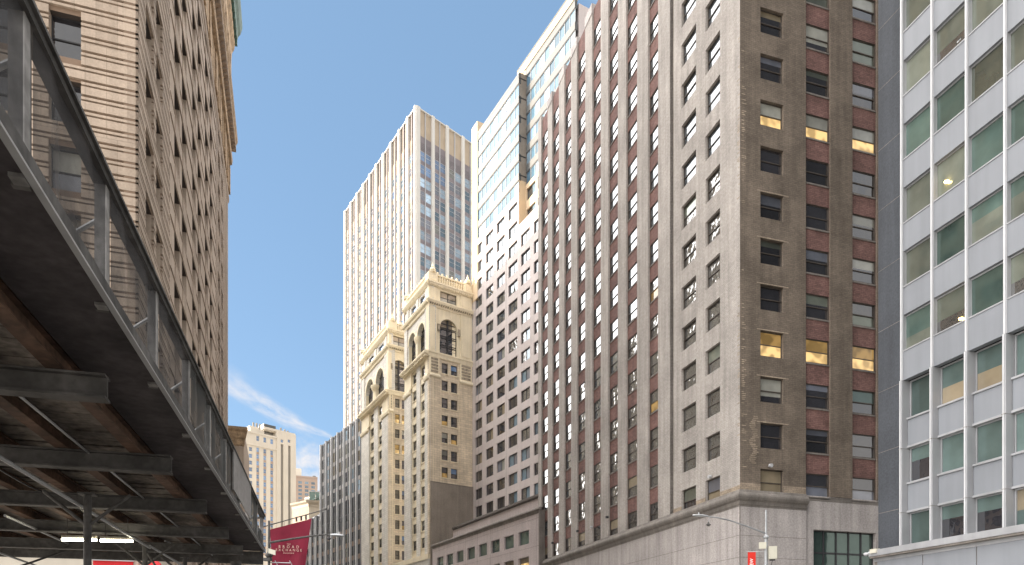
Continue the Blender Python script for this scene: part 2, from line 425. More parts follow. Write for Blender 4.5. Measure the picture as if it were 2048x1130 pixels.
# ================================================================== brick office tower (right, centre)
def brick_tower():
    W = Fac((18.24, 56), (-.305, 1)); Sx = Fac((18.24, 56), (-1, -.305))
    root = thing('brick_tower', W.p(0, 0), 'tan brick office tower with tall piers and red brick panels, corner facing the side street', 'building')
    FH = 3.733; H0 = 16.24; ROOF = 79.2; L = 49.3
    heads = [H0+FH*j for j in range(17)]
    colA = (on(W, 1440), on(W, 1411)); colB = (on(W, 1392), on(W, 1363))
    bays = [(on(W, r), on(W, l)) for r, l in [(1316, 1296), (1274, 1252), (1235.5, 1216.5), (1201.3, 1184.3), (1170.2, 1154), (1142, 1128.5), (1117.7, 1104.2), (1095.2, 1082.5)]]
    slot = (on(W, 1347), on(W, 1340))
    dl = []
    # corner bay, two columns of punched windows
    mb = MB(); ops = []
    for a, b in (colA, colB):
        for j, h in enumerate(heads):
            ops.append((a, b, h-2.15, h))
    mb.wall(W, 0, slot[0], 14.4, ROOF, ops, 0, .34, 'brick', None, .8)
    mb.fq(W, slot[0], slot[1], 14.4, ROOF, -.35, 'slot'); mb.sq(W, slot[1], 14.4, ROOF, -.4, 0, 'brick')
    mb.build('wall', root)
    mb = MB(); mb.wall(W, bays[-1][1], L, 14.4, ROOF, [], 0, .4, 'brick', None, .8); mb.build('wall', root)
    for a, b in (colA, colB):
        for j, h in enumerate(heads):
            if j == 0: v = ('grey', 'tan') if a == colA[0] else ('olive', 'dark')
            elif j < 8: v = pick((('wavy', 'wavy'), 5), (('olive', 'wavy'), 2), (('wavy', 'dim'), 1))
            else: v = ('sky', 'sky')
            dl.append((W, a, h-2.15, -.22, 'dh', b-a, 2.15, 'bronze', v))
    # piers
    edges = [slot[1]]+[x for b in bays for x in b]
    for i in range(0, len(edges)-1, 2):
        mb = MB(); mb.box(W, edges[i], edges[i+1], 14.4, ROOF, -.8, 0, 'brick', back=False)
        mb.box(W, edges[i]-.004, edges[i+1]+.004, ROOF-1.1, ROOF+.12, -.8, .06, 'limestone', back=False)
        mb.build('pier', root)
    # recessed red brick bays
    for bi, (a, b) in enumerate(bays):
        mb = MB(); ops = [(a+.10, b-.04, h-2.1, h) for h in heads]
        mb.wall(W, a, b, 14.4, ROOF-.6, ops, -.20, .16, 'redbrick', 'bronze')
        for h in heads: mb.box(W, a+.02, b-.02, h-2.22, h-2.1, -.40, -.14, 'mould', back=False)
        mb.build('bay_panel', root)
        for j, h in enumerate(heads):
            lowlim = {0: 7, 1: 6, 2: 5, 3: 4, 4: 3, 5: 2, 6: 1, 7: 0}[bi]
            if j == 0: v = pick((('dark', 'dark'), 2), (('tan', 'dark'), 1))
            elif j < lowlim: v = pick((('wavy', 'wavy'), 4), (('tan', 'wavy'), 1), (('wavy', 'dim'), .6))
            else: v = ('sky', 'sky')
            dl.append((W, a+.10, h-2.1, -.24, 'dh', b-a-.14, 2.1, 'bronze', v))
    # side street front
    sc = (on(Sx, 1567), on(Sx, 1521)); sb = [(on(Sx, 1661), on(Sx, 1612)), (on(Sx, 1754), on(Sx, 1705))]
    end = sb[1][0]-2.6
    mb = MB()
    ops = [(sc[0], sc[1], h-2.05, h) for h in heads]
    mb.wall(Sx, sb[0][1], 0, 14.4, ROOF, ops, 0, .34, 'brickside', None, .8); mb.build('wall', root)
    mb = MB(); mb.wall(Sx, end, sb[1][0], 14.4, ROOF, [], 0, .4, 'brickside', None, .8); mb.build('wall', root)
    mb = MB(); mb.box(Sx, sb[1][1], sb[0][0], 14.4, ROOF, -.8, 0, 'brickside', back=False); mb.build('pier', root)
    for a, b in sb:
        mb = MB(); ops = [(a+.02, b-.10, h-2.0, h) for h in heads]
        mb.wall(Sx, a, b, 14.4, ROOF-.6, ops, -.16, .16, 'redbrick', 'bronze')
        for h in heads: mb.box(Sx, a+.02, b-.02, h-2.12, h-2.0, -.3, -.1, 'mould', back=False)
        mb.build('bay_panel', root)
    for j, h in enumerate(heads):
        lit = j in (3, 8)
        for k, (a, b) in enumerate([sc]+sb):
            if j == 3: v = ('dim', 'lit')
            elif j == 8: v = ('shade', 'lit')
            elif j == 2: v = ('teal', 'dark' if k else 'shade')
            elif j == 0: v = ('tan', 'tan') if k == 0 else ('dark', 'grey')
            elif j > 8: v = pick((('olive', 'olive'), 2), (('shade', 'dark'), 1), (('dark', 'olive'), 2))
            else: v = pick((('dark', 'dark'), 5), (('dark', 'olive'), 1))
            o = -.22 if k == 0 else -.22
            x0 = a if k == 0 else a+.02; w = b-a if k == 0 else b-a-.12; hh = 2.05 if k == 0 else 2.0
            kd = 'dh' if j in (0, 3, 8) else pick(('dh', 3), ('blind25', 2), ('blind40', 2), ('blind70', 1))
            if kd != 'dh': v = (pick(('shade', 2), ('tan', 1), ('olive', 1), ('grey', 2)), 'dark')
            dl.append((Sx, x0, h-hh, o, kd, w, hh, 'bronze', v))
    # pale rebuilt brickwork along the corner and over the lowest windows
    mb = MB()
    rnd = random.Random(3)
    for z in [14.45+.15*i for i in range(int((ROOF-16)/.15))]:
        band = .5+.5*math.sin(z*.33)
        if rnd.random() < .55*band:
            l = rnd.uniform(.1, .35); mb.box(W, .05, .05+l, z, z+.07, -.02, .006, 'newbrick', back=False)
        if rnd.random() < .5*band:
            l = rnd.uniform(.15, .5); mb.box(Sx, -.15-l, -.15, z, z+.07, -.02, .006, 'newbrick', back=False)
    for h in heads[1:7]:
        mb.box(Sx, sc[0]-.5, sc[1]+.35, h+.02, h+.11, -.02, .008, 'newbrick', back=False)
    for i in range(26):
        z = 16.6+.15*i; s = -1.3+.2*math.sin(i*.7); mb.box(Sx, s-rnd.uniform(.05, .4), s+.25, z, z+.08, -.02, .007, 'newbrick', back=False)
    for a, b in ((sb[0][1], sc[0]), (sc[1], 0)): mb.box(Sx, a, b, 14.45, 15.0, -.02, .007, 'newbrick', back=False)
    for a, b in ((.02, colA[0]), (colA[1], colB[0]), (colB[1], slot[0])): mb.box(W, a, b, 14.45, 14.8, -.02, .007, 'newbrick', back=False)
    mb.build('brick_repair', root)
    # stone base with a rounded moulding
    pr = [(0.02, 14.45), (.10, 14.43), (.16, 14.2), (.34, 14.12), (.42, 13.95), (.42, 13.8), (.34, 13.62), (.18, 13.5), (.14, 13.25), (.08, 13.18), (.08, 13.1), (0, 13.05)]
    mb = MB(); mb.prof(W, 0, L, pr, 'mould', 1, 0); mb.prof(Sx, sb[0][1], 0, pr, 'mould', 0, 1)
    mb.prof(Sx, end, sb[0][1]-.02, [(-.2, 14.4), (-.1, 14.3), (-.1, 14.0), (-.25, 13.8)], 'mould'); mb.build('cornice', root)
    mb = MB(); J = .035
    zs = [0, 4.0, 7.1, 9.0, 10.75, 13.1]
    bigw = (on(W, 1313, .05), on(W, 1238, .05)); bw = (6.0, 9.3)
    for z0, z1 in zip(zs, zs[1:]):
        for F, lim in ((W, L), (Sx, -sb[0][1])):
            s = 0.0; k = 0
            while s < lim-.01:
                w = min((2.9 if F is W else 3.0) if k else (1.65 if int(z0) % 2 else 2.9), lim-s)
                a, b = (s, s+w) if F is W else (-s-w, -s)
                ops = [(bigw[0], bigw[1], *bw)] if F is W else []
                mb.wall(F, a+(.0 if s == 0 else .006), b, z0+J, z1, [q for q in ops if q[0] < b and q[1] > a], .05, .4, 'limestone')
                s += w; k += 1
    mb.wall(W, 0, L, 0, 13.1, [(bigw[0], bigw[1], *bw)], .02, .5, 'mould', None, .8); mb.wall(Sx, sb[0][1], 0, 0, 13.1, [], .02, .5, 'mould', None, .8)
    g0, g1 = on(Sx, 1752, -.12), on(Sx, 1627, -.12); gz = onz(Sx, 1690, 1062)
    mb.wall(Sx, end, sb[0][1], 0, 14.4, [(g0, g1, 4, gz)], -.12, .5, 'limestone', None, .8)
    mb.build('base_wall', root)
    mb = MB(); w = (g1-g0)/5
    for i in range(5):
        mb.fq(Sx, g0+i*w+.07, g0+(i+1)*w-.07, 4.2, gz-1.95, -.5, 'g_green'); mb.fq(Sx, g0+i*w+.07, g0+(i+1)*w-.07, gz-1.8, gz-.12, -.5, 'g_green')
    b = MB(); b.fq(Sx, g0, g1, 4, gz, -.56, 'darkmetal')
    for i in range(6): b.box(Sx, g0+i*w-.07, g0+i*w+.07, 4, gz, -.56, -.44, 'darkmetal', back=False)
    b.box(Sx, g0, g1, gz-1.95, gz-1.8, -.56, -.46, 'darkmetal', back=False)
    fr = b.build('grid_window', root); p = mb.build('pane', None); p.parent = fr
    b = MB(); mb = MB(); w = (bigw[1]-bigw[0])/5
    for i in range(5): mb.fq(W, bigw[0]+i*w+.06, bigw[0]+(i+1)*w-.06, bw[0], bw[1]-.1, -.3, 'g_tan' if i % 3 else 'g_olive')
    for i in range(6): b.box(W, bigw[0]+i*w-.06, bigw[0]+i*w+.06, bw[0], bw[1], -.36, -.22, 'darkmetal', back=False)
    b.fq(W, bigw[0], bigw[1], bw[0], bw[1], -.36, 'darkmetal')
    fr = b.build('shop_window', root); p = mb.build('pane', None); p.parent = fr
    mb = MB(); core(mb, W, .78, L, 0, ROOF-.4, 24, 'brick', inset=.78); mb.build('roof', root)
    windows(root, dl)
    return W, Sx
RW, RS = brick_tower()

# ================================================================== white panel building (far right)
def panel_building():
    F = Fac((22.62, 40.6), (-.2886, 1))
    root = thing('panel_office_building', F.p(0, 0), 'white metal panel office building with blue grey blank bay at far right', 'building')
    FL = 3.68; S0 = on(F, 1804); BL = on(F, 1748.5)
    mul = [0.0]+[-(2.06+2.115*i) for i in range(7)]
    mb = MB(); TOP = 96.0  # unseen upper height chosen to shade the brick tower's side front
    mb.wall(F, -.02, BL, 0, TOP, [], -.30, .3, 'greystucco', None, 1.0)
    for k in range(9): mb.box(F, 0, BL, 9.9+3.68*k, 9.92+3.68*k, -.31, -.292, 'mould', back=False)
    mb.build('blank_wall', root)
    dl = []
    sills = [22.57+FL*k for k in range(9)]
    # upper skin: flush panels and slim mullions
    for i, (r, l) in enumerate(zip(mul[1:], mul)):
        for z in sills+[18.87]:
            mb = MB(); z0 = z-1.58 if z > 19 else 17.22
            mb.box(F, r+.05, l-.05, z0, z, -.35, 0, 'whitepanel', back=False); mb.box(F, r+.05, l-.05, z, z+.07, -.35, .035, 'alu', back=False)
            mb.build('spandrel_panel', root)
        for z in [18.87]+sills:
            v = pick((('olive', 'olive'), 6), (('olive', 'wavy'), 2), (('green', 'green'), 3), (('green', 'olive'), 2), (('teal', 'dark'), .7))
            dl.append((F, r+.05, z+.07, -.16, 'fixed', l-r-.1, FL-1.58-.07, 'alu', v))
    for s in mul:
        mb = MB(); mb.box(F, s-.05, s+.05, 17.22, TOP, -.35, .09, 'whiteframe', back=False); mb.box(F, s-.10, s+.10, 17.24, TOP, -.34, .03, 'alu', back=False); mb.build('mullion', root)
    # lower floors: recessed windows between projecting fins
    lows = [15.05, 11.3, 7.62]
    for i, (r, l) in enumerate(zip(mul[1:], mul)):
        for j, z in enumerate(lows):
            if j < 2:
                mb = MB(); mb.box(F, r+.16, l-.12, z-1.62, z-.10, -.60, -.30, 'whitepanel', back=False); mb.box(F, r+.12, l-.1, z-.10, z, -.6, -.22, 'alu', back=False)
                mb.box(F, r+.12, l-.1, z-1.74, z-1.62, -.6, -.24, 'alu', back=False); mb.build('spandrel_panel', root)
            h = (17.2 if j == 0 else lows[j-1]-1.74)-z
            v = pick((('teal', 'teal'), 4), (('teal', 'dark'), 3), (('tan', 'teal'), 1)) if j else pick((('olive', 'dark'), 1), (('teal', 'tan'), 1), (('teal', 'teal'), 1))
            dl.append((F, r+.16, z, -.45, 'fixed', l-r-.28, h, 'alu', v))
    for s in mul:
        mb = MB(); mb.box(F, s-.10, s+.10, 7.62, 17.2, -.6, .10, 'alu', back=False); mb.box(F, s-.035, s+.035, 7.62, 17.2, .1, .16, 'whiteframe', back=False)
        for z in (9.55, 13.25): mb.box(F, s-.105, s+.105, z, z+.02, -.5, .163, 'mould', back=False)
        mb.build('mullion', root)
    mb = MB(); mb.box(F, mul[-1], BL, 7.27, 7.62, -.8, .42, 'alu', back=False); mb.box(F, mul[-1], BL, 7.16, 7.27, -.8, .36, 'mould', back=False); mb.build('ledge', root)
    mb = MB(); s = mul[-1]
    mb.fq(F, mul[-1], BL, 0, 7.16, -.02, 'mould')
    for a in [BL-.25-3.3*i for i in range(6)]: mb.box(F, max(a-3.24, mul[-1]), a, .3, 6.95, -.02, .02, 'whitepanel', back=False)
    mb.box(F, mul[-1], BL, 6.95, 7.16, -.02, .06, 'alu', back=False); mb.build('base_wall', root)
    mb = MB(); core(mb, F, mul[-1], BL, 0, TOP, 22, 'greystucco', inset=.75); mb.build('roof', root)
    windows(root, dl)
    for u, v in ((1893, 363), (1922, 637)):   # ceiling lamps seen through two windows
        o = -.12; s = on(F, u, o); z = onz(F, u, v, o)
        mb = MB(); mb.lathe(F.p(s, z-.05, o), [(.02, 0), (.11, .02), (.12, .06), (.04, .10)], 'bulb')
        b = mb.build('ceiling_lamp', None); tag(b, 'warm round lamp lit behind '+('the upper tinted window' if v < 500 else 'the lower tinted window')+' of the white panel building', 'lamp', 'lit lamps in the white panel building')
    return F
RD = panel_building()

# ================================================================== precast slab tower on a pink granite podium
def slab_tower():
    F = Fac((4.62, 122), (-.5586, 1)); Q = Fac((3.96, 100.8), (-.528, 1))
    root = thing('precast_slab_tower', F.p(10, 0), 'pinkish precast slab tower with ribbon windows on top and granite podium beside brick tower', 'building')
    s1 = on(F, 944.5); sx = -9.0; FH = 3.55; ZT = 79.1
    cols = [(on(F, r), on(F, l)) for r, l in [(1085, 1067.5), (1059.8, 1041.8), (1034.6, 1016.8), (1009.6, 993.6), (986.4, 971.9), (964, 951)]]
    cols = [(cols[0][0]-2.6-2.8, cols[0][0]-2.6)]+cols
    heads = [73.3-FH*k for k in range(13)]; up = [73.3+FH*k for k in (1, 2, 3)]
    split = on(F, 1037.5)
    dl = []; ops = []
    for a, b in cols:
        for h in heads: ops.append((a, b, h-2.15, h))
        for h in up:
            if h < ZT or a > split: ops.append((a, b, h-2.15, h))
    RB = 85.2; RT = 106.8
    mb = MB(); mb.wall(F, sx, split, 24, ZT, [q for q in ops if q[0] < split], 0, .38, 'pink', None, .8)
    mb.wall(F, split, s1, 24, RB, [q for q in ops if q[0] > split], 0, .38, 'pink', None, .8)
    for u in (1012.5, 957.2, 950.5): s = on(F, u); mb.box(F, s-.03, s+.03, 24, RB-.2, -.05, .012, 'mould', back=False)
    mb.build('wall', root)
    for a, b, c, d in ops:
        if d > RB: continue
        hi = c > 58; left = b > split+4
        v = ('sky', 'sky') if hi else pick((('wavy', 'wavy'), 3), (('pale', 'wavy'), 2), (('dark', 'dark'), 2), (('grey', 'pale'), 2)) if not left else pick((('wavy', 'dark'), 3), (('tan', 'wavy'), 2), (('dark', 'dark'), 2), (('shade', 'grey'), 1))
        dl.append((F, a, c, -.22, 'pair', b-a, d-c, 'darkmetal', v))
    # set back right block and the return wall beside the left block
    SB = -1.5
    mb = MB(); a2 = [(on(F, 1071, SB), on(F, 1053, SB)), (on(F, 1091, SB), on(F, 1075, SB))]
    o2 = [(a, b, h-2.15, h) for a, b in a2 for h in (82.2, 86.0)]
    mb.wall(F, sx, split, ZT, 86.9, o2, SB, .35, 'creamwall', None, .6); mb.sq(F, split, ZT, 87.5, SB-.2, 0, 'creamwall'); mb.sq(F, split+.003, 87.5, RT+.4, SB-.2, 0.0, 'taupe')  # return wall's dark top and lit foot are put in by colour
    for k in range(6): mb.box(F, split-.03, split, 88.3+FH*k, 88.5+FH*k, SB-.1, .02, 'darkmetal', back=False)
    mb.build('wall', root)
    for a, b, c, d in o2: dl.append((F, a, c, SB-.28, 'pair', b-a, d-c, 'darkmetal', ('pale', 'sky')))
    # ribbon floors
    for (x0, x1, oo, zb, nf) in ((split, s1-2.6, 0, RB, 6), (sx, split-.1, SB, 86.9, 6)):
        mb = MB()
        for k in range(nf):
            z = zb+FH*k
            mb.box(F, x0, x1, z+2.3, z+FH, oo-.5, oo, 'greymetal', back=False)
            mb.box(F, x0, x1, z+2.16, z+2.3, oo-.5, oo-.04, 'darkmetal', back=False)
        mb.box(F, x0, x1, zb+FH*nf, zb+FH*nf+(.5 if oo == 0 else .1), oo-.5, oo+.02, 'greymetal', back=False)
        mb.build('spandrel_band', root)
        n = int((x1-x0)/1.55); w = (x1-x0)/n
        for k in range(nf):
            for i in range(n):
                dl.append((F, x0+w*i, zb+FH*k, oo-.08, 'fixed', w, 2.18, 'greyframe', (lambda g: (g, g))(pick(('ribbon', 7), ('pale', 2), ('blue', 1)))))
    mb = MB(); mb.box(F, s1-2.55, s1+.02, RB-12, 109.3, -1.6, .10, 'creamwall'); mb.build('pilaster', root)
    mb = MB(); mb.box(F, sx, split+3.0, 108.3, 109.8, SB-.6, SB+.12, 'creamwall'); mb.box(F, sx, split+3.0, 109.8, 110.0, SB-.7, SB+.2, 'greymetal'); mb.box(F, split+.1, split+3.0, 106, 108.3, SB-.6, SB, 'creamwall'); mb.build('parapet', root)
    mb = MB(); core(mb, F, split, s1, 24, RT+.4, 15, 'pink', inset=.75); core(mb, F, sx, split, 24, ZT, 15, 'pink', inset=.75); core(mb, F, sx, split, ZT, 108.0, 15, 'pink', inset=2.3); mb.build('roof', root)
    # podium
    L = on(Q, 865); zt = 22.0
    pc = [(on(Q, r), on(Q, l)) for l, r in [(874, 886.5), (893, 906), (913, 927), (934.6, 949.6), (957.6, 973.8), (982, 999.4), (1008, 1027.5), (1037, 1058)]]
    rows = [19.3, 15.35, 11.4, 7.4]
    mb = MB(); ops = [(a, b, h-2.05, h) for a, b in pc for h in rows]
    mb.wall(Q, 0, L, 0, zt-.6, ops, 0, .35, 'pinkbase', None, .8)
    for z in (20.6, 16.55, 12.6, 8.6): mb.box(Q, .02, L, z, z+.03, -.02, .012, 'mould', back=False)
    for i in range(16): mb.box(Q, .9+i*2.52, .93+i*2.52, 0, zt-.6, -.02, .010, 'mould', back=False) if not any(a-.1 < .9+i*2.52 < b+.1 for a, b in pc) else mb.box(Q, .9+i*2.52, .93+i*2.52, 20.6, zt-.6, -.02, .010, 'mould', back=False)
    mb.box(Q, -.25, 0, 0, zt-.4, -.8, .16, 'mould', back=False)
    mb.build('base_wall', root)
    pr = [(-.3, zt+.08), (.22, zt+.05), (.30, zt-.1), (.30, zt-.25), (.12, zt-.36), (0, zt-.75)]
    mb = MB(); mb.prof(Q, -.25, L, pr, 'mould'); mb.zq(Q, -.25, L, zt+.06, -8, -.3, 'roof')
    pr2 = [(-2, zt), (-2, zt+2.3), (-1.7, zt+2.5), (-1.7, zt+2.85), (-2.3, zt+2.95)]
    mb.prof(Q, -.25, on(Q, 906.5, -2), pr2, 'bronze'); mb.build('cornice', root)
    mb = MB(); mb.fq(Q, -.25, on(Q, 906.5, -2), zt, zt+2.25, -1.99, 'pinkbase'); core(mb, Q, 0, L, 0, zt, 14, 'pinkbase', inset=.75)
    core(mb, Q, 0, on(Q, 906.5, -2), zt, zt+2.9, 22, 'pinkbase', inset=2.3); mb.build('podium', root)
    for a, b in pc:
        for j, h in enumerate(rows):
            v = ('green', 'green') if j == 0 else pick((('olive', 'lit'), 1), (('green', 'dim'), 2), (('tan', 'lit'), 1))
            dl.append((Q, a, h-2.05, -.28, 'fixed', b-a, 2.05, 'greyframe', v))
    windows(root, dl)
slab_tower()

# ================================================================== cream twin-wing classical office block
def classical_block():
    P0 = (-16.5, 139.3); dr = (1.483, 1); dl_ = (-.5564, 1)
    TL = Fac(P0, dl_); far = on(TL, 778)
    root = thing('classical_twin_block', TL.p(8, 0), 'cream stone office block with two ornate arcaded wings, between slab tower and grey curtain wall', 'building')
    wl = []
    def wing(L, R, LL, RL, base):
        """L: street plane from the corner, R: court plane (s negative), lengths LL and RL"""
        FH = 3.5; z60 = 60.6
        hs = [59.3-FH*k for k in range(11)]
        # street side columns
        kx = LL/11.2
        cL = [(2.15*kx, 4.05*kx), (5.75*kx, 7.85*kx)] if base == 0 else [(2.9, 5.1), (8.6, 11.2)]
        if base == 0: cL = [(on(L, 848), on(L, 839.3)), (on(L, 830.3), on(L, 822.5))]
        else: cL = [(on(L, 762.5), on(L, 754.8)), (on(L, 745.6), on(L, 738.5))]
        cR = [(on(R, 896.5), on(R, 884)), (on(R, 915.3), on(R, 902.6))] if base == 0 else [(on(R, 799.8), on(R, 790.5)), (on(R, 812), on(R, 804.2))]
        zr = [36.0, 59.3+.6]
        mb = MB()
        opsL = [(a, b, h-2.1, h) for a, b in cL for h in hs]; opsR = [(a, b, h-2.1, h) for a, b in cR for h in hs]
        mb.wall(L, 0, LL, 0, z60, opsL, -.35, .3, 'ivory', None, .6)
        mb.wall(R, -RL, 0, 0, z60, opsR, -.12, .3, 'ivorybrick', None, .6)
        for h in hs:
            for F, cc, oo in ((L, cL, -.35), (R, cR, -.12)):
                for a, b in cc: mb.box(F, a-.1, b+.1, h-2.28, h-2.1, oo-.05, oo+.12, 'ivory', back=False)
        mb.build('wall', root)
        for a, b in cL:
            for h in hs: wl.append((L, a, h-2.1, -.58, 'dh', b-a, 2.1, 'darkmetal', pick((('wavy', 'dark'), 2), (('shade', 'dark'), 1), (('wavy', 'wavy'), 2))))
        for a, b in cR:
            for k, h in enumerate(hs): wl.append((R, a, h-2.1, -.36, 'dh', b-a, 2.1, 'darkmetal', ('dim', 'lit') if base and k in (1, 3) else pick((('dark', 'dark'), 4), (('blue', 'dark'), 1.2), (('shade', 'dark'), .6), (('dark', 'dim'), .4))))
        # piers on the street side and the corner, with capitals
        for a, b in ((0, cL[0][0]-.35), (cL[0][1]+.25, cL[1][0]-.25), (cL[1][1]+.3, LL)):
            mb = MB(); mid = a > .1 and b < LL
            mb.box(L, a, b, 20.5, z60 if mid else 55.8, -.36, -.18 if mid else .0, 'ivoryside', back=False)
            pr = mb.build('pier', root)
            if not mid:
                c = MB(); c.prof(L, a-.02, b+.02, [(0, 55.4), (.25, 55.6), (.35, 56.0), (.35, 56.35), (.05, 56.7), (-.1, 56.8)], 'ivory'); c.box(L, a+.05, b-.05, 56.7, z60, -.36, -.05, 'ivory', back=False)
                k = c.build('capital', None); k.parent = pr
        c0, c1 = cR[0][0]-.45, cR[1][1]+.45
        c0, c1 = min(q[0] for q in cR)-.45, max(q[1] for q in cR)+.45
        for a, b in ((c1, -.0), (-RL, c0)):
            mb = MB(); mb.box(R, a, b, 20.5, 55.9, -.13, .02, 'ivorybrick', back=False); mb.box(R, a+.3, b-.3, 20.6, 55.7, -.1, .06, 'ivorybrick', back=False); pr = mb.build('pier', root)
            c = MB(); c.prof(R, a, b, [(.02, 55.9), (.3, 56.1), (.3, 56.4), (.05, 56.7)], 'ivory'); c.box(R, a+.15, b-.15, 56.6, z60-.6, -.12, .04, 'ivory', back=False)
            n = 5
            for i in range(n): c.box(R, a+.45, b-.45, 56.9+.62*i, 57.35+.62*i, .0, .10, 'ivorydark', back=False)
            k = c.build('capital', None); k.parent = pr
        # main cornice with brackets
        pr = [(-.3, 59.9), (.15, 60.0), (.2, 60.35), (.85, 60.5), (1.0, 60.75), (1.0, 61.0), (.2, 61.1), (-.3, 61.15)]
        mb = MB(); mb.prof(L, 0, LL+.4, pr, 'ivory', 0, 0); n = int(LL/.8)
        for i in range(n): mb.box(L, .2+i*.8, .5+i*.8, 60.05, 60.48, 0, .75, 'ivory', back=False)
        mb.prof(R, -RL, 0, [(-.2, 59.9), (.1, 60.0), (.18, 60.6), (.3, 60.8), (.3, 61.05), (-.2, 61.1)], 'ivory', 0, 1); mb.build('cornice', root)
        # arcade stage
        zA, zT = 61.1, 70.4
        mb = MB()
        q0, q1 = 3.0*kx if base == 0 else 4.0, LL-1.2
        aL = [(2.3*kx, 5.4*kx), (6.3*kx, 9.5*kx)]
        sp = [68.3-(b-a)/2 for a, b in aL]
        mb.wall(L, 0, LL, zA, zT, [(a, b, zA, s+(b-a)/2) for (a, b), s in zip(aL, sp)], -.25, .9, 'ivoryside', 'ivory', 1.2)
        for (a, b), s in zip(aL, sp): mb.archfill(L, a, b, s, -.25, .9, 'ivoryside', ring=.45, rm='ivory')
        ra, rb = (on(R, 914.5), on(R, 880)) if base == 0 else (on(R, 812.5), on(R, 785.5))
        sr = 68.3-(rb-ra)/2
        mb.wall(R, -RL, 0, zA, zT, [(ra, rb, zA, 68.3)], -.12, .5, 'ivory', None, 1.2)
        mb.archfill(R, ra, rb, sr, -.12, .5, 'ivory', ring=.5, rm='ivory')
        for a, b in ((rb+.75, -.15), (-RL+.15, ra-.75)):
            mb.box(R, a, b, zA, zT-.4, -.15, .10, 'ivory', back=False); mb.box(R, a+.45, b-.45, zA+.4, zT-.9, -.1, .18, 'ivory', back=False)
        mb.box(L, 0, 1.8*kx, zA, zT-.4, -.3, .0, 'ivoryside', back=False); mb.box(L, LL-1.3*kx, LL, zA, zT-.4, -.3, .0, 'ivoryside', back=False)
        for s in (ra-.35, rb+.35): mb.box(R, s-.22, s+.22, sr-.9, sr+.5, -.1, .22, 'ivorydark', back=False)
        mb.build('arcade', root)
        cm = sum(aL[0][1:]+aL[1][:1])/2
        for cc, rr in ((cm, .42*kx), ):
            mb = MB(); q = L.p(cc, 0, -.55)
            mb.lathe((q.x, q.y, zA), [(rr*1.3, 0), (rr*1.3, .3), (rr, .45), (rr*.88, sp[0]-zA-1.3), (rr*1.0, sp[0]-zA-1.2), (rr*1.5, sp[0]-zA-.5), (rr*1.6, sp[0]-zA-.1), (rr*1.6, sp[0]-zA+.15)], 'ivory', 14)
            mb.build('column', root)
        for F, (a, b), z1, r, oo in [(L, aL[0], sp[0], 1, -1.1), (L, aL[1], sp[1], 1, -1.1), (R, (ra, rb), sr, 1, -.55)]:
            r = (b-a)/2; c = (a+b)/2
            p = MB(); n = 14
            p.fq(F, a, b, zA, z1, oo, 'g_dark')
            p.face([F.p(c+r*math.cos(math.pi*i/n), z1+r*math.sin(math.pi*i/n), oo) for i in range(n+1)], 'g_tan' if F is R else 'g_dark')
            f = MB(); f.box(F, c-.18, c+.18, zA, z1+r, oo, oo+.14, 'darkmetal', back=False)
            for z in (zA+1.5, zA+1.9, zA+3.3, zA+3.7, z1-.15, z1+.15, z1+r*.5): f.box(F, a, b, z, z+.16, oo, oo+.10, 'darkmetal', back=False)
            for z in (zA+.9, zA+2.6): f.box(F, a, b, z, z+.07, oo, oo+.06, 'greyframe', back=False)
            f.box(F, a, a+.16, zA, z1, oo, oo+.12, 'darkmetal', back=False); f.box(F, b-.16, b, zA, z1, oo, oo+.12, 'darkmetal', back=False)
            wo = f.build('arched_window', root); po = p.build('pane', None); po.parent = wo
        # belt cornice, attic, top cornice
        pr = [(-.2, 70.0), (.05, 70.1), (.1, 70.5), (.45, 70.75), (.6, 71.1), (.6, 71.3), (.1, 71.45), (-.2, 71.5)]
        mb = MB(); mb.prof(L, 0, LL, pr, 'ivory', 0, 0); mb.prof(R, -RL, 0, pr, 'ivory', 0, 1)
        for i in range(int(RL/.5)): mb.box(R, -.3-i*.5, -.08-i*.5, 70.45, 70.68, 0, .42, 'ivorydark', back=False)
        pr2 = [(-.2, 74.0), (.1, 74.1), (.35, 74.4), (.55, 74.7), (.55, 74.95), (.05, 75.05), (-.2, 75.1)]
        mb.prof(L, 0, LL, pr2, 'ivory', 0, 0); mb.prof(R, -RL, 0, pr2, 'ivory', 0, 1)
        for i in range(int(RL/.45)): mb.box(R, -.3-i*.45, -.08-i*.45, 74.2, 74.5, 0, .42, 'ivory', back=False)
        mb.build('cornice', root)
        at_ = [(2.3*kx, 4.3*kx), (6.2*kx, 8.3*kx)]; ar = (ra+.1, rb-.1)
        mb = MB(); mb.wall(L, 0, LL, 71.4, 74.1, [(a, b, 71.6, 73.6) for a, b in at_], -.2, .4, 'ivoryside', None, .8)
        mb.wall(R, -RL, 0, 71.4, 74.1, [(ar[0], ar[1], 71.5, 73.7)], -.1, .4, 'ivory', None, .8)
        for a, b in ((rb+.7, -.2), (-RL+.2, ra-.7)): mb.box(R, a, b, 71.45, 74.0, -.12, .05, 'ivory', back=False); mb.box(R, a+.35, b-.35, 71.8, 73.7, -.1, .10, 'ivory', back=False)
        for s in (1.2*kx, 5.25*kx, 9.6*kx): mb.box(L, s-.55, s+.55, 71.45, 74.0, -.22, .0, 'ivoryside', back=False)
        mb.build('attic_wall', root)
        for a, b in at_: wl.append((L, a, 71.6, -.5, 'dh', b-a, 2.0, 'darkmetal', ('blue', 'pale')))
        w2 = (ar[1]-ar[0])/2
        for i in (0, 1): wl.append((R, ar[0]+w2*i, 71.5, -.4, 'dh', w2, 2.2, 'darkmetal', ('tan', 'shade')))
        # balustrade with corner piers and finials
        mb = MB(); z0 = 75.0
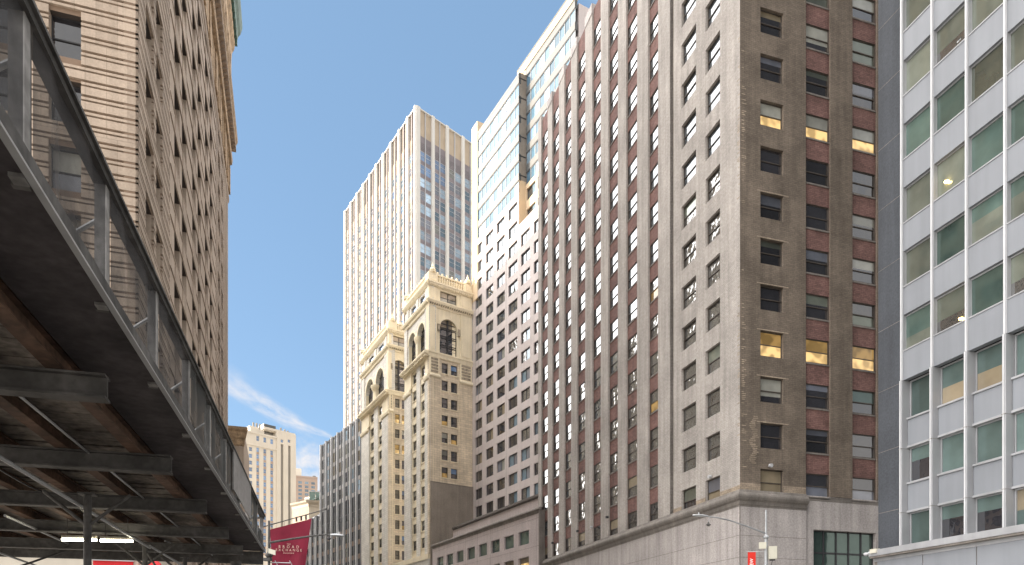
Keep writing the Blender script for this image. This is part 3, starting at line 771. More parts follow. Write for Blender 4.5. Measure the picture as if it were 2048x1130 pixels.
        for F, a, b in ((L, 0, LL), (R, -RL, 0)):
            mb.box(F, a, b, z0, z0+.3, -.5, -.05, 'ivory', back=False); mb.box(F, a, b, z0+1.5, z0+1.8, -.5, -.0, 'ivory', back=False)
            for (x, y) in ((a, a+1.9), (b-1.9, b)): mb.box(F, x, y, z0, z0+1.9, -.6, .06, 'ivory', back=False); mb.box(F, x+.4, y-.4, z0+.35, z0+1.5, -.5, .12, 'ivory', back=False)
            n = int((b-a-3.8)/.55)
            for i in range(n+1): mb.box(F, a+1.9+i*.55, a+2.12+i*.55, z0+.3, z0+1.5, -.45, -.1, 'ivory', back=False)
            for i in range(0, n, 2): mb.box(F, a+2.3+i*.55, a+2.6+i*.55, z0+1.8, z0+2.25, -.4, -.1, 'ivory', back=False)
            mb.fq(F, a, b, z0, z0+1.6, -.9, 'ivory')
        mb.build('balustrade', root)
        for F, s in ((R, -.95), (R, -RL+.95), (L, LL-.95)):
            q = F.p(s, 0, -.3); mb = MB()
            mb.lathe((q.x, q.y, z0+1.9), [(.7, 0), (.75, .2), (.45, .3), (.62, .55), (.5, .85), (.26, 1.05), (.3, 1.2), (.10, 1.7), (.03, 2.0)], 'ivory', 10); mb.build('finial', root)
        # stone base course
        mb = MB(); mb.box(L, 0, LL, 19.6, 20.6, -.4, .25, 'ivory', back=False); mb.box(L, 0, LL, 0, 19.6, -.4, .1, 'ivoryside', back=False); mb.build('base_wall', root)
        mb = MB()
        core(mb, L, 1.0, LL, 0, 75, 9, 'ivory', inset=1.2); mb.build('roof', root)
    s08 = on(TL, 808.5)
    R0 = Fac(P0, (-dr[0], -dr[1]))
    wing(TL, R0, s08, 10.0, 0)
    P1 = TL.p(far, 0); L1_ = Fac((P1.x, P1.y), dl_); R1_ = Fac((P1.x, P1.y), (-dr[0], -dr[1]))
    wing(L1_, R1_, on(L1_, 722.5), 10.0, 1)
    # plain party wall at the foot of the near wing and the low link
    mb = MB(); zb = onz(R0, 862, 964)
    mb.box(R0, -10.6, -.25, 0, zb, -.3, .32, 'taupe', back=False); mb.box(R0, -10.6, -.25, zb, zb+.12, -.3, .36, 'mould', back=False); mb.build('party_wall', root)
    mb = MB(); core(mb, TL, s08-.3, far+.3, 0, 21, 10, 'ivory', inset=.6); mb.build('link_wall', root)
    windows(root, wl)
classical_block()

# ================================================================== white curtain wall skyscraper, and its lower grey neighbour
def skyscraper():
    A = Fac((-27.7, 202), (-.655, 1)); B = Fac((-27.7, 202), (-1.014, -1))
    root = thing('curtain_wall_skyscraper', A.p(0, 0), 'tall white skyscraper with vertical marble ribs, tallest in the distance', 'building')
    TOP = 158.4; FH = 3.83; nf = 25; dl = []
    mL = [on(A, u) for u in (834, 816, 799, 782, 767.3, 753.3, 740, 727.2, 715, 702.8, 691)]; mL[0] = .4
    mR = [on(B, u) for u in (836.3, 865.5, 894, 925.5, 956, 988)]
    Z0 = TOP-FH*nf-12.0
    mb = MB()
    for F, ms, sg in ((A, mL, 1), (B, mR, -1)):
        lo, hi = min(ms), max(ms)
        for k in range(nf):
            z = Z0+FH*k; m = 'tanpanel' if F is A else 'mauve'
            mb.fq(F, lo, hi, z, z+(1.55 if F is A else 1.25), -.25, m)
        zt = Z0+FH*nf
        mb.fq(F, lo, hi, zt, zt+4.4, -.25, 'mauve' if F is B else 'tanpanel'); mb.fq(F, lo, hi, zt+4.4, TOP-.25, -.3, 'tanlouver' if F is B else 'louver')
        for k in range(5): mb.box(F, lo, hi, zt+.5*k+.3, zt+.5*k+.38, -.3, -.2, 'greyframe', back=False)
        mb.box(F, lo, hi, TOP-.3, TOP, -.5, .10, 'whitemarble', back=False)
        mb.fq(F, lo, hi, 40, Z0, -.25, 'tanpanel')
    mb.build('spandrel_wall', root)
    for F, ms in ((A, mL), (B, mR)):
        w0 = 1.0 if F is A else .95
        for i, s in enumerate(ms):
            mb = MB(); mb.box(F, s-w0/2, s+w0/2, 40, TOP, -.4, .42, 'whitemarble', back=False)
            if i == 0: mb.box(F, min(0, s), max(0, s), 40, TOP, -.4, .3, 'whitemarble', back=False)
            mb.build('rib', root)
        for a, b in zip(ms, ms[1:]):
            a, b = min(a, b)+w0/2, max(a, b)-w0/2
            mb = MB(); c = (a+b)/2; mb.box(F, c-.10, c+.10, 40, TOP-.3, -.3, .02 if F is B else .08, 'whiteframe' if F is B else 'mauve', back=False); mb.build('mullion', root)
            for k in range(nf):
                for x0, x1 in ((a, c-.1), (c+.1, b)):
                    if F is A: g = pick(('pale', 5), ('grey', 2), ('shade', 2), ('blue', .6))
                    else: g = 'blue' if k > nf-3 and ms[0] > -12 and c > -10 else pick(('bluepale', 6), ('pale', 2), ('grey', 2), ('shade', .6))
                    q = 1.55 if F is A else 1.25; dl.append((F, x0, Z0+FH*k+q, -.2, 'far', x1-x0, FH-q, 'whiteframe', (g, g)))
    mb = MB(); P = [B.p(-1.3, 0, -.9), A.p(max(mL), 0, -.6), A.p(max(mL), 0, -30)+Vector((8, 0, 0)), B.p(min(mR), 0, -.6)]
    mb.prism([(p.x, p.y) for p in P], 0, TOP-.35, 'tanpanel', 'roof'); mb.build('roof', root)
    windows(root, dl)
    # lower neighbour in grey
    E = Fac((-38.4, 180), (-.67, 1))
    root = thing('grey_curtain_wall_block', E.p(10, 0), 'mid height grey glass block with white vertical fins, below the white skyscraper', 'building')
    TOP = 61.8; FH = 3.78; dl = []
    s1 = on(E, 641.5); s2 = on(E, 612); zb = onz(E, 680, 1012)
    fins = [on(E, u) for u in (728, 714, 701.8, 688.8, 676.2, 664.2, 652.9, 642.5)]; lowf = fins+[on(E, u) for u in (632.5, 622.5, 613)]
    n1 = int((TOP-zb)/FH); zb2 = TOP-.9-FH*n1
    mb = MB()
    for k in range(n1): mb.fq(E, fins[0], s1, zb2+FH*k, zb2+FH*k+1.1, -.2, 'palegrey')
    mb.fq(E, fins[0], s1, TOP-.9, TOP, -.2, 'greymetal')
    for k in range(12): mb.fq(E, fins[0], s2, zb2-4.2-FH*(k+1)+2.5, zb2-4.2-FH*k, -.2, 'brownbrick' if k else 'darkmetal')
    mb.fq(E, fins[0], s2, zb2-4.2, zb2-3.9, -.2, 'greyframe')
    mb.build('spandrel_wall', root)
    for i, s in enumerate(lowf):
        mb = MB(); mb.box(E, s-.3, s+.3, 0, TOP if i < len(fins) else zb2-.4, -.4, .4, 'whiteframe', back=False); mb.build('fin', root)
    for a, b in zip(lowf, lowf[1:]):
        a += .3; b -= .3; w = (b-a)/2
        mb = MB(); mb.box(E, a+w-.06, a+w+.06, 0, TOP-.2 if a < s1-1.5 else zb2-.6, -.4, .10, 'alu', back=False); mb.build('mullion', root)
        for k in range(-12, n1):
            if k >= 0 and a > s1-1.5: continue
            for x0 in (a, a+w+.06):
                if k >= 0: dl.append((E, x0, zb2+FH*k+1.1, -.16, 'far', w-.06, FH-1.1, 'greyframe', (lambda g: (g, g))(pick(('grey', 2), ('wavy', 2), ('bluepale', 3), ('sky', 2), ('shade', 4), ('tan', 1)))))
                elif k == -1: dl.append((E, x0, zb2-3.9, -.16, 'far', w-.06, 3.7, 'darkmetal', ('dark', 'dark')))
                else: dl.append((E, x0, zb2-4.2+FH*(k+1), -.16, 'far', w-.06, 2.45, 'darkmetal', (lambda g: (g, g))(pick(('dark', 3), ('wavy', 3), ('olive', 2), ('shade', .7), ('sky', 1)))))
    mb = MB(); core(mb, E, fins[0], s1, 0, TOP-.1, 13, 'greymetal', inset=.6); core(mb, E, s1, s2, 0, zb2-.5, 13, 'greymetal', inset=.6); mb.build('roof', root)
    windows(root, dl)
skyscraper()

# ================================================================== terracotta office block (left) and its neighbours
def terracotta_block():
    C = (-20.98, 39.3)
    V = Fac(C, (.32, -1)); H = Fac(C, (-1, -.32))     # street front (s negative going away), cross street front (s positive to the left)
    root = thing('terracotta_block', V.p(0, 0), 'tan terracotta office block with grooved courses and ornate top storeys, behind the sidewalk shed', 'building')
    FH = 3.65; END = on(V, 456); dl = []
    z1 = onz(H, 162, 117, 0); sill0 = z1-math.floor(z1/FH)*FH
    wins = [sill0+FH*k for k in range(1, 17)]            # sills, window 2.3 high
    zV = onz(V, 307.7, 80.8); hv0 = zV-math.floor(zV/FH)*FH
    heads = [hv0+FH*k for k in range(1, 18)]
    TOPB = 64.5
    # cross street front, every course a projecting band
    hc = [(on(H, 162), on(H, 97)), (on(H, 30), on(H, 30)+1.75), (on(H, 30)+4.2, on(H, 30)+5.95)]
    WH = onz(H, 162, 30)-z1
    opsH = [(a, b, z, z+WH) for a, b in hc for z in wins]
    mb = MB(); W_ = 14.0
    mb.wall(H, 0, W_, 0, 86, opsH, -.14, .5, 'groove', 'terraplain', .6, 'soffit')
    P = .405*2
    bands = []
    z = 7.0
    while z < 66:
        bands += [(z+.07, z+.50), (z+.60, z+.74)]; z += P
    def courses(F, a, b, ops, m, bs, o=0.0, dp=.14):
        for c, d in bs:
            cuts = sorted((max(a, q[0]), min(b, q[1])) for q in ops if q[2] < d-.02 and q[3] > c+.02 and q[1] > a and q[0] < b)
            x = a
            for u, v in cuts+[(b, b)]:
                if u > x+.02: mb.box(F, x, u, c, d, o-dp, o, m, back=False)
                x = max(x, v)
    courses(H, 0, W_, opsH, 'terra', bands)
    mb.build('wall', root)
    for a, b in hc:
        for z in wins: dl.append((H, a, z, -.50, 'dh', b-a, WH, 'darkmetal', pick((('shade', 'grey'), 2), (('dark', 'dark'), 2), (('tan', 'dark'), 1))))
    # street front
    cols = [(307.7, 292), (325.2, 312.6), (359.3, 348.6), (373, 364), (391.4, 384.6), (401.7, 395.3), (415.8, 410), (424.5, 419.7), (440, 436.3), (445.6, 442.8)]
    vc = [(on(V, r), on(V, l)) for r, l in cols]
    opsV = [(a, b, h-1.95, h) for a, b in vc for h in heads]
    g1, g2 = on(V, 340), on(V, 431)
    mb = MB()
    mb.wall(V, g1, 0, 0, 86, [q for q in opsV if q[0] > g1], -.14, .56, 'groove', 'terraplain', .6, 'soffit')
    mb.wall(V, g2, g1, 0, 86, [q for q in opsV if g2 < q[0] < g1], -.0, .7, 'terraplain', None, .6, 'soffit')
    mb.wall(V, END, g2, 0, 86, [q for q in opsV if q[0] < g2], -.14, .56, 'groove', 'terraplain', .6, 'soffit')
    courses(V, g1, 0, opsV, 'terra', bands); courses(V, END, g2, opsV, 'terra', bands)
    for h in heads:
        for c, d, oo in ((h+.06, h+.16, .07), (h-2.1, h-1.98, .05)):
            if c < TOPB: mb.box(V, g2, g1, c, d, -.1, oo, 'terra', back=False)
    for a, b in vc[2:8]:
        for h in heads: mb.box(V, a+.25, b-.25, h-3.4, h-2.2, -.02, .05, 'terra', back=False)
    mb.build('wall', root)
    for a, b in vc:
        for h in heads: dl.append((V, a, h-1.95, -.60, 'dh', b-a, 1.95, 'darkmetal', ('dark', 'dark')))
    # ornate top storeys: balcony frieze, lower cornice, colonnade, copper cornice
    e = END-.3
    mb = MB(); rnd = random.Random(5)
    mb.prof(V, e, 0, [(0, 64.2), (.12, 64.4), (.16, 64.9), (.05, 65.1)], 'terra', 0, 1); mb.prof(H, 0, W_, [(0, 64.2), (.12, 64.4), (.16, 64.9), (.05, 65.1)], 'terra', 1, 0)
    for F, a, b in ((V, e, 0), (H, 0, W_)):
        s = a
        while s < b-.5:
            w = rnd.uniform(.5, 1.1); mb.box(F, s, min(b, s+w), 65.1+rnd.random()*.5, 69.6-rnd.random()*.6, -.1, rnd.uniform(.06, .32), 'terraornate', back=False); s += w+.12
        mb.prof(F, a, b, [(0, 69.5), (.5, 69.7), (.6, 70.3), (.3, 70.5), (.35, 71.6), (.9, 72.2), (1.25, 73.0), (1.25, 73.5), (.2, 73.7)], 'terraornate', 1 if F is H else 0, 1 if F is V else 0)
        for i in range(int((b-a)/.9)): mb.box(F, a+.9*i, a+.9*i+.45, 71.6, 72.9, .2, 1.05, 'terra', back=False)
        n = int((b-a)/3.3)
        for i in range(n): mb.box(F, a+.4+3.3*i, a+1.7+3.3*i, 73.7, 84, -.1, .45, 'terraornate', back=False)
        mb.prof(F, a, b, [(0, 83.8), (.4, 84.1), (.5, 85.4), (.8, 86.0), (.9, 86.8), (.3, 87.3)], 'terraornate', 1 if F is H else 0, 1 if F is V else 0)
    mb.build('frieze', root)
    mb = MB()
    cut = on(V, 452.5)
    for F, a, b in ((V, END-.5, 0), (H, 0, W_)):
        mb.prof(F, a, b, [(0, 87.4), (1.2, 87.6), (1.3, 88.1), (1.6, 88.5), (1.85, 89.4), (1.85, 90.0), (0, 90.4)], 'copper', 1 if F is H else 0, 1 if F is V else 0)
        for i in range(int((b-a)/1.4)): mb.box(F, a+1.4*i, a+1.4*i+.5, 86.7, 87.6, .2, 1.2, 'copper', back=False)
    mb.build('cornice', root)
    mb = MB(); mb.box(V, END+.3, -1, 89, 92.2, -9, -1.2, 'terraplain'); mb.box(H, 1, W_, 89, 92.2, -5, -1.2, 'terraplain'); core(mb, H, .75, W_, 0, 89, 6, 'terraplain', inset=.75); core(mb, V, END, -.75, 0, 89, 16, 'terraplain', inset=.75); mb.build('roof', root)  # boxes over the cornice added unseen, to shade the brick tower's top
    # ground floor: pale stone shopfront with a doorway arch and a red sign
    mb = MB(); ar = on(H, 342), on(H, 312)
    mb.box(H, -.05, W_, 0, 6.9, -.3, .25, 'cream', back=False)
    mb.box(V, END, .05, 0, 6.9, -.3, .25, 'cream', back=False); mb.box(V, END, .3, 6.9, 7.4, -.3, .45, 'cream', back=False); mb.box(H, -.3, W_, 6.9, 7.4, -.3, .45, 'cream', back=False)
    mb.build('base_wall', root)
    windows(root, dl)
    return V, H
LV, LH = terracotta_block()

def hidden_and_far():
    # unseen left side tower, added and sized to throw the shadow line
    T = Fac((-86.5, 203.5), (.425, -1))
    root = thing('shade_caster_tower', (-90, 150, 0), 'unseen plain stone tower added behind the terracotta block to cast shade', 'building')
    L = 118.0; TOP = 89.0; dl = []; ops = []
    for i in range(34):
        for k in range(22):
            ops.append((1.2+3.4*i, 2.9+3.4*i, 5+3.7*k, 7.2+3.7*k))
    mb = MB(); mb.wall(T, 0, L, 0, TOP, ops, 0, .3, 'cream', None, .6); mb.build('wall', root)
    for q in ops: dl.append((T, q[0], q[2], -.22, 'far', 1.7, 2.2, 'darkmetal', ('dark', 'dark')))
    mb = MB(); mb.box(T, 80, L, TOP-.3, 92.6, -12, -.8, 'cream'); core(mb, T, 0, L, 0, TOP-.5, 24, 'cream', inset=.6); core(mb, T, -30, 0, 0, 74, 20, 'cream', inset=0); mb.build('roof', root)  # upper box and far wing added to shade the buildings opposite
    windows(root, dl)
    # low stone building just past the terracotta block
    N = Fac((-40.25, 105), (-1, -.32)); V = Fac((-40.25, 105), (.45, -1))
    root = thing('low_stone_building', N.p(0, 0), 'low brown stone building with heavy cornice, just past the terracotta block', 'building')
    TOP = 34.6
    mb = MB(); mb.wall(N, 0, 7, 0, TOP-2.4, [], 0, .3, 'terraplain', None, .6); mb.wall(V, -18, 0, 0, TOP-2.4, [], 0, .3, 'terraplain', None, .6); mb.build('wall', root)
    pr = [(0, TOP-2.6), (.25, TOP-2.4), (.25, TOP-1.6), (.55, TOP-1.3), (.7, TOP-.5), (1.1, TOP-.2), (1.1, TOP+.2), (0, TOP+.35)]
    mb = MB(); mb.prof(N, 0, 7, [(o*.5, z) for o, z in pr], 'terraornate', 1, 0); mb.prof(V, -18, 0, [(o*.5, z) for o, z in pr], 'terraornate', 0, 1); mb.build('cornice', root)
    mb = MB(); core(mb, N, 0, 7, 0, TOP, 16, 'terraplain', inset=.5); mb.build('roof', root)

    # cream stepped tower in the distance
    Y = 370.0; P = at(591, 1297, Y); F = Fac((P.x, P.y), (-.983, -1))
    root = thing('cream_stepped_tower', F.p(12, 0), 'distant sunlit cream tower with stepped top, chimneys and two dark vertical strips', 'building')
    a1 = on(F, 553); W = on(F, 484); dl = []; FHt = 3.4
    zl = onz(F, 553, 875); zr = onz(F, 590, 871); zc = onz(F, 553, 898)
    cs = [(on(F, u+2.7), on(F, u-2.9)) for u in (543.7, 529.8, 515.7)]; sm = (on(F, 504.5), on(F, 498))
    ops = []
    for a, b in cs:
        ops.append((a, b, onz(F, 543, 888), onz(F, 543, 878)))
    mb = MB()
    zb = onz(F, 543, 901)
    rows = [zb-FHt*k for k in range(16)]
    wo = ops+[(a, b, z-30 if 0 else z-2.2, z) for a, b in cs for z in rows]+[(sm[0], sm[1], z-2.0, z) for z in [onz(F, 501, 894)-3.4*k for k in range(16)]]
    mb.wall(F, a1, W, 0, zl, wo, 0, .35, 'cream', None, .5)
    for a, b in cs:
        for z in rows: mb.fq(F, a, b, z-FHt, z-2.2, .012, 'brownbrick')
    mb.box(F, a1, W, zc-.8, zc, -.1, .4, 'cream', back=False); mb.box(F, a1, W, zl-.5, zl+.3, -.3, .35, 'cream', back=False); mb.build('wall', root)
    for a, b, c, d in wo: dl.append((F, a, c, -.25, 'far', b-a, d-c, 'whiteframe', ('blue', 'blue')))
    mb = MB(); st = [(on(F, u+2.6), on(F, u-2.6)) for u in (563.3, 578)]; zs = onz(F, 570, 890)
    sq = [(on(F, u+2.6), on(F, u-2.6), onz(F, u, 885.5), onz(F, u, 879.5)) for u in (563, 577)]
    mb.wall(F, 0, a1, 0, zr, [(a, b, 0, zs) for a, b in st]+sq, .5, .7, 'cream', None, 1.0)
    for a, b in st: mb.fq(F, a, b, 0, zs, -.15, 'greyfar')
    mb.box(F, 0, a1+6.5, zr-.1, zr+1.0, -9, -.2, 'cream'); mb.build('tower_bay', root)
    for a, b, c, d in sq: dl.append((F, a, c, .1, 'far', b-a, d-c, 'whiteframe', ('blue', 'blue')))
    mb = MB(); zt = onz(F, 520, 853)
    x0, x1 = on(F, 531), on(F, 503)
    mb.box(F, x0, x1, zl, zl+2.6, -8, -1.5, 'cream'); mb.box(F, on(F, 522), x1, zl+2.6, zt, -7, -2.2, 'cream'); mb.box(F, on(F, 557), on(F, 533), zr-1, zr+3.4, -9, -3, 'greymetal'); mb.box(F, on(F, 573), on(F, 531), zr-.5, zr+.8, -8, -1.0, 'cream'); mb.build('penthouse', root)
    for u in (512, 518.5, 525, 567, 575, 581):
        mb = MB(); q = F.p(on(F, u), 0, -3); mb.tube([(q.x, q.y, zl+1 if u < 540 else zr), (q.x, q.y, zt+2.2 if u < 540 else zr+3.2-(u-567)*.05)], .5, 'greyfar', 8); mb.build('chimney', root)
    mb = MB(); core(mb, F, 0, a1, 0, zr-.2, 25, 'cream', inset=.4); core(mb, F, a1, W, 0, zl-.2, 25, 'cream', inset=.4); mb.build('roof', root)
    windows(root, dl)

    # brown brick apartment tower behind it
    Y = 500.0; P = at(635, 1297, Y); F = Fac((P.x, P.y), (-1, -.35))
    root = thing('brown_apartment_tower', F.p(6, 0), 'distant brown brick apartment tower with paired white windows, right of the cream stepped tower', 'building')
    W = on(F, 588); top = onz(F, 612, 955); ops = []
    for u in (626, 613, 600): 
        for k in range(15): ops.append((on(F, u+4.2), on(F, u-3.6), top-4.6-2.75*k, top-2.9-2.75*k))
    mb = MB(); mb.wall(F, 0, W, 0, top, ops, 0, .3, 'brownbrick', None, .5); mb.box(F, 0, W, top-.2, top+.9, -.5, .2, 'brownbrick'); mb.build('wall', root)
    mb = MB(); mb.box(F, on(F, 603), W, top, top+6.2, -9, -1, 'cream'); q = F.p(on(F, 629), 0, -4); mb.lathe((q.x, q.y, top), [(1.8, 0), (1.8, 1.6), (1.2, 2.4), (.2, 2.8)], 'greymetal'); core(mb, F, 0, W, 0, top-.2, 18, 'brownbrick', inset=.4); mb.build('roof', root)
    windows(root, [(F, a, c, -.2, 'far', b-a, d-c, 'whiteframe', ('pale', 'pale')) for a, b, c, d in ops])

    # cream classical building with a glazed roof
    Y = 232.0; P = at(618, 1297, Y); A = Fac((P.x, P.y), (-1.35, -.75)); A = Fac((P.x, P.y), (-.78, .62)); B = Fac((P.x, P.y), (-1, -.28))
    root = thing('classical_glass_roof_building', A.p(2, 0), 'distant cream classical building with cornice and green glass roof, left of the grey fin block', 'building')
    top = onz(A, 618, 1000); sA = on(A, 585)
    ops = [(on(A, u+2.4), on(A, u-2.0), onz(A, 605, 1041), onz(A, 605, 1031)) for u in (612, 602.5, 593)]
    mb = MB(); mb.wall(A, 0, sA, 0, top-2.2, ops, 0, .4, 'terraplain', None, .5); mb.wall(B, -9, 0, 0, top-2.2, [], 0, .4, 'cream', None, .5); mb.build('wall', root)
    pr = [(0, top-2.4), (.2, top-2.0), (.2, top-1.2), (.9, top-.7), (1.1, top-.2), (0, top)]
    mb = MB(); mb.prof(A, 0, sA, pr, 'cream', 1, 0); mb.prof(B, -9, 0, pr, 'cream', 0, 1)
    for i in range(12): mb.box(B, -.4-.7*i, -.1-.7*i, top-1.3, top-.8, 0, .6, 'cream', back=False)
    mb.build('cornice', root)
    mb = MB(); z2 = onz(A, 618, 989); 
    for i in range(5):
        a = i*sA/5; mb.face([A.p(a+.08, top+.2, -1.5), A.p(a+sA/5-.08, top+.2, -1.5), A.p(a+sA/5-.08, z2+.3, -5), A.p(a+.08, z2+.3, -5)], 'greenglass')
        mb.face([A.p(a-.05, top+.2, -1.45), A.p(a+.08, top+.2, -1.45), A.p(a+.08, z2+.3, -4.95), A.p(a-.05, z2+.3, -4.95)], 'whiteframe')
    mb.box(A, 0, sA, z2+.3, z2+1.0, -6.5, -4.8, 'greymetal')
    for i in range(4): mb.fq(B, -8+2*i, -6.1+2*i, top+.3, z2+1.6, -3, 'greenglass')
    mb.box(B, -8.2, .1, z2+1.6, z2+1.9, -6, -2.9, 'whiteframe'); mb.build('glass_roof', root)
    mb = MB(); core(mb, A, 0, sA, 0, top-.3, 12, 'cream', inset=.5); mb.build('roof', root)
    windows(root, [(A, a, c, -.3, 'far', b-a, d-c, 'darkmetal', ('dark', 'dark')) for a, b, c, d in ops])
    # low cream corner building at the foot of the view
    P = at(522, 1297, 170); F = Fac((P.x, P.y), (-1, -.3))
    root = thing('low_cream_building', F.p(5, 0), 'small cream building with dark square windows, glimpsed under the far end of the shed', 'building')
    top = onz(F, 510, 1098); ops = [(on(F, u+2.6), on(F, u-2.6), onz(F, 505, 1127.5), onz(F, 505, 1119)) for u in (504.5, 487.5)]+[(on(F, 508), on(F, 500), onz(F, 505, 1112), onz(F, 505, 1105))]
    mb = MB(); mb.wall(F, 0, 9, 0, top, ops, 0, .3, 'cream', None, .5); mb.build('wall', root)
    mb = MB(); mb.box(F, -.2, 9, top-.3, top+.3, -.6, .3, 'cream'); core(mb, F, 0, 9, 0, top, 10, 'cream', inset=.5); mb.build('roof', root)
    windows(root, [(F, a, c, -.2, 'far', b-a, d-c, 'darkmetal', ('dark', 'dark')) for a, b, c, d in ops])
hidden_and_far()

# ================================================================== sidewalk shed
def shed():
    K = Fac((-2.016-.2671*23.5, 23.5), (.2671, -1))      # s = metres back towards the camera from the far end, o<0 inward
    LEN = 23.6; IN = -10.5; q = math.hypot(1, .2671)
    def sy(Y): return (23.5-Y)*q
    root = thing('sidewalk_shed', K.p(10, 0, -4), 'dark timber and steel sidewalk shed with netted parapet in the left foreground', 'sidewalk shed')
    mb = MB(); w = .28; n = int(LEN/w); rnd = random.Random(2)
    for i in range(n):
        mb.box(K, i*w, (i+1)*w-.02, 5.0+rnd.uniform(0, .035), 5.07, IN, -.03, 'deck', back=True)
    mb.box(K, 0, LEN, 5.072, 5.09, IN, -.035, 'ply'); mb.build('deck', root)
    mb = MB(); mb.box(K, .13, LEN, 4.95, 4.968, -.80, -.04, 'darkboard'); mb.build('gap_cover_board', root)  # added dark board, keeps daylight from glinting through the plank gaps
    for o in (-.92, -1.95, -2.9, -3.85, -4.8, -5.75, -6.7, -7.65, -8.6, -9.6):
        mb = MB(); mb.box(K, 0.1, LEN, 4.965, 4.995, o-.09, o+.09, 'rust'); mb.box(K, .1, LEN, 4.80, 4.965, o-.02, o+.02, 'rust'); mb.box(K, .1, LEN, 4.77, 4.80, o-.09, o+.09, 'rust'); mb.build('stringer', root)
    for Y in (1.5, 4.7, 8.0, 11.3, 14.6, 17.9, 21.0):
        s = sy(Y); mb = MB(); mb.box(K, s-.10, s+.10, 4.74, 4.765, IN, -.42, 'steel'); mb.box(K, s-.018, s+.018, 4.52, 4.74, IN, -.42, 'steel'); mb.box(K, s-.10, s+.10, 4.49, 4.52, IN, -.42, 'steel'); mb.build('cross_beam', root)
    mb = MB(); mb.box(K, 0, .12, 4.52, 4.93, IN-2, -.05, 'steel'); mb.build('end_beam', root)
    # edge trim and parapet
    mb = MB(); mb.box(K, 0, LEN, 4.945, 5.09, -.03, .0, 'wood'); mb.box(K, 0, LEN, 4.925, 4.945, -.035, .02, 'galv'); mb.build('edge_trim', root)
    Ys = [2.7, 4.85, 6.64, 8.6, 10.65, 12.6, 14.6, 16.9, 19.0, 21.3, 23.35]
    for i, Y in enumerate(Ys):
        s = sy(Y); mb = MB(); mb.box(K, s-.05, s+.05, 4.92, 6.08, -.14, -.04, 'timber'); mb.box(K, s-.10, s-.05, 4.92, 6.02, -.16, -.05, 'wood'); ps = mb.build('parapet_post', root)  # pale box painted as the lit side, dark box as the body
        b = MB(); b.tube([K.p(s, 5.75, -.12), K.p(s+.1, 5.1, -.85)], .022, 'galv', 8); k = b.build('brace', None); k.parent = ps
    mb = MB(); mb.box(K, 0, LEN, 6.06, 6.12, -.15, -.01, 'wood'); mb.box(K, 0, LEN, 6.12, 6.15, -.17, .02, 'steel'); mb.build('top_rail', root)
    for a, b in zip(Ys, Ys[1:]):
        if 15 < a < 18.9: continue
        mb = MB(); s0, s1 = sy(b)+.06, sy(a)-.11
        m = 'netdense' if a > 9 else 'net'
        nn = 6
        for i in range(nn):
            x0, x1 = s0+(s1-s0)*i/nn, s0+(s1-s0)*(i+1)/nn
            o0, o1 = -.045-.02*math.sin(i*2.1), -.045-.02*math.sin((i+1)*2.1)
            mb.face([K.p(x0, 5.08, o0), K.p(x1, 5.08, o1), K.p(x1, 6.075 if a < 21 else 5.5, o1), K.p(x0, 6.075 if a < 21 else 5.5, o0)], m)
        mb.build('netting', root)
    mb = MB(); mb.box(K, sy(19.05), sy(15.5), 5.22, 6.2, -.03, .0, 'ply'); mb.build('plywood_panel', root)
    mb = MB(); mb.box(K, 0, .04, 5.08, 5.62, -1.6, -.05, 'netdense'); mb.build('netting', root)
    mb = MB(); mb.box(K, 0, .1, 6.04, 6.10, -1.6, -.02, 'wood'); mb.box(K, 0, .1, 5.0, 6.1, -1.7, -1.6, 'wood'); mb.build('parapet_post', root)
    # posts and bracing
    spots = [(on_row(K, 175, 12.6)), (on_row(K, 290, 18.7)), (on_row(K, 370, 21.3)), (on_row(K, 472, 22.6)), (sy(17.9), -7.3), (sy(21.0), -7.6), (sy(14.6), -7.4), (sy(11.3), -8.3)]
    for i, (s, o) in enumerate(spots):
        mb = MB(); r = .065 if i != 3 else .17
        p = K.p(s, 0, o); mb.tube([(p.x, p.y, .05), (p.x, p.y, 4.5)], r, 'steel', 12); ps = mb.build('post', root)
        b = MB(); b.box(K, s-.16, s+.16, 0.13, .16, o-.16, o+.16, 'steel'); b.box(K, s-.13, s+.13, 4.46, 4.49, o-.13, o+.13, 'steel'); k = b.build('base_plate', None); k.parent = ps
    mb = MB(); mb.tube([K.p(t, 4.70+.05*abs(math.sin(t*.95)), -3.3+.1*math.sin(t)) for t in [i*.4 for i in range(58)]], .014, 'darkmetal', 6); mb.build('cable', root)
    mb = MB(); mb.tube([K.p(.3, 4.74, -1.6), K.p(LEN, 4.74, -1.6)], .018, 'galv', 6); mb.build('conduit', root)
    for i, (s, o) in enumerate(spots[:3]):
        mb = MB(); mb.tube([K.p(s, 3.9, o), K.p(s, 4.5, o+.7)], .03, 'steel', 8); mb.tube([K.p(s, 3.9, o), K.p(s, 4.5, o-.7)], .03, 'steel', 8); mb.build('knee_brace', root)
    def pipe(a, b, r=.03, m='galv'):
        mb = MB(); mb.tube([a, b], r, m, 8); mb.build('brace', root)
    pipe(at(-60, 878, 8.4), at(300, 1096, 18.7)); pipe(at(10, 1031, 14.5), at(150, 1093, 20.5)); pipe(at(300, 1092, 18.6), at(372, 1135, 21.2)); pipe(at(-5, 1104, 19.5), at(130, 1152, 21)); pipe(at(140, 1098, 21), at(-10, 1150, 19), .03, 'steel'); pipe(at(296, 1108, 18.5), at(316, 1140, 18.0), .03, 'steel'); pipe(at(330, 1082, 20), at(400, 1104, 22), .025)
    return K
def on_row(K, u, Y):
    p = Vector(((u-CX)/FP*Y, Y)); d = p-K.P
    return (d.dot(K.d), d.dot(K.n))
SHED = shed()
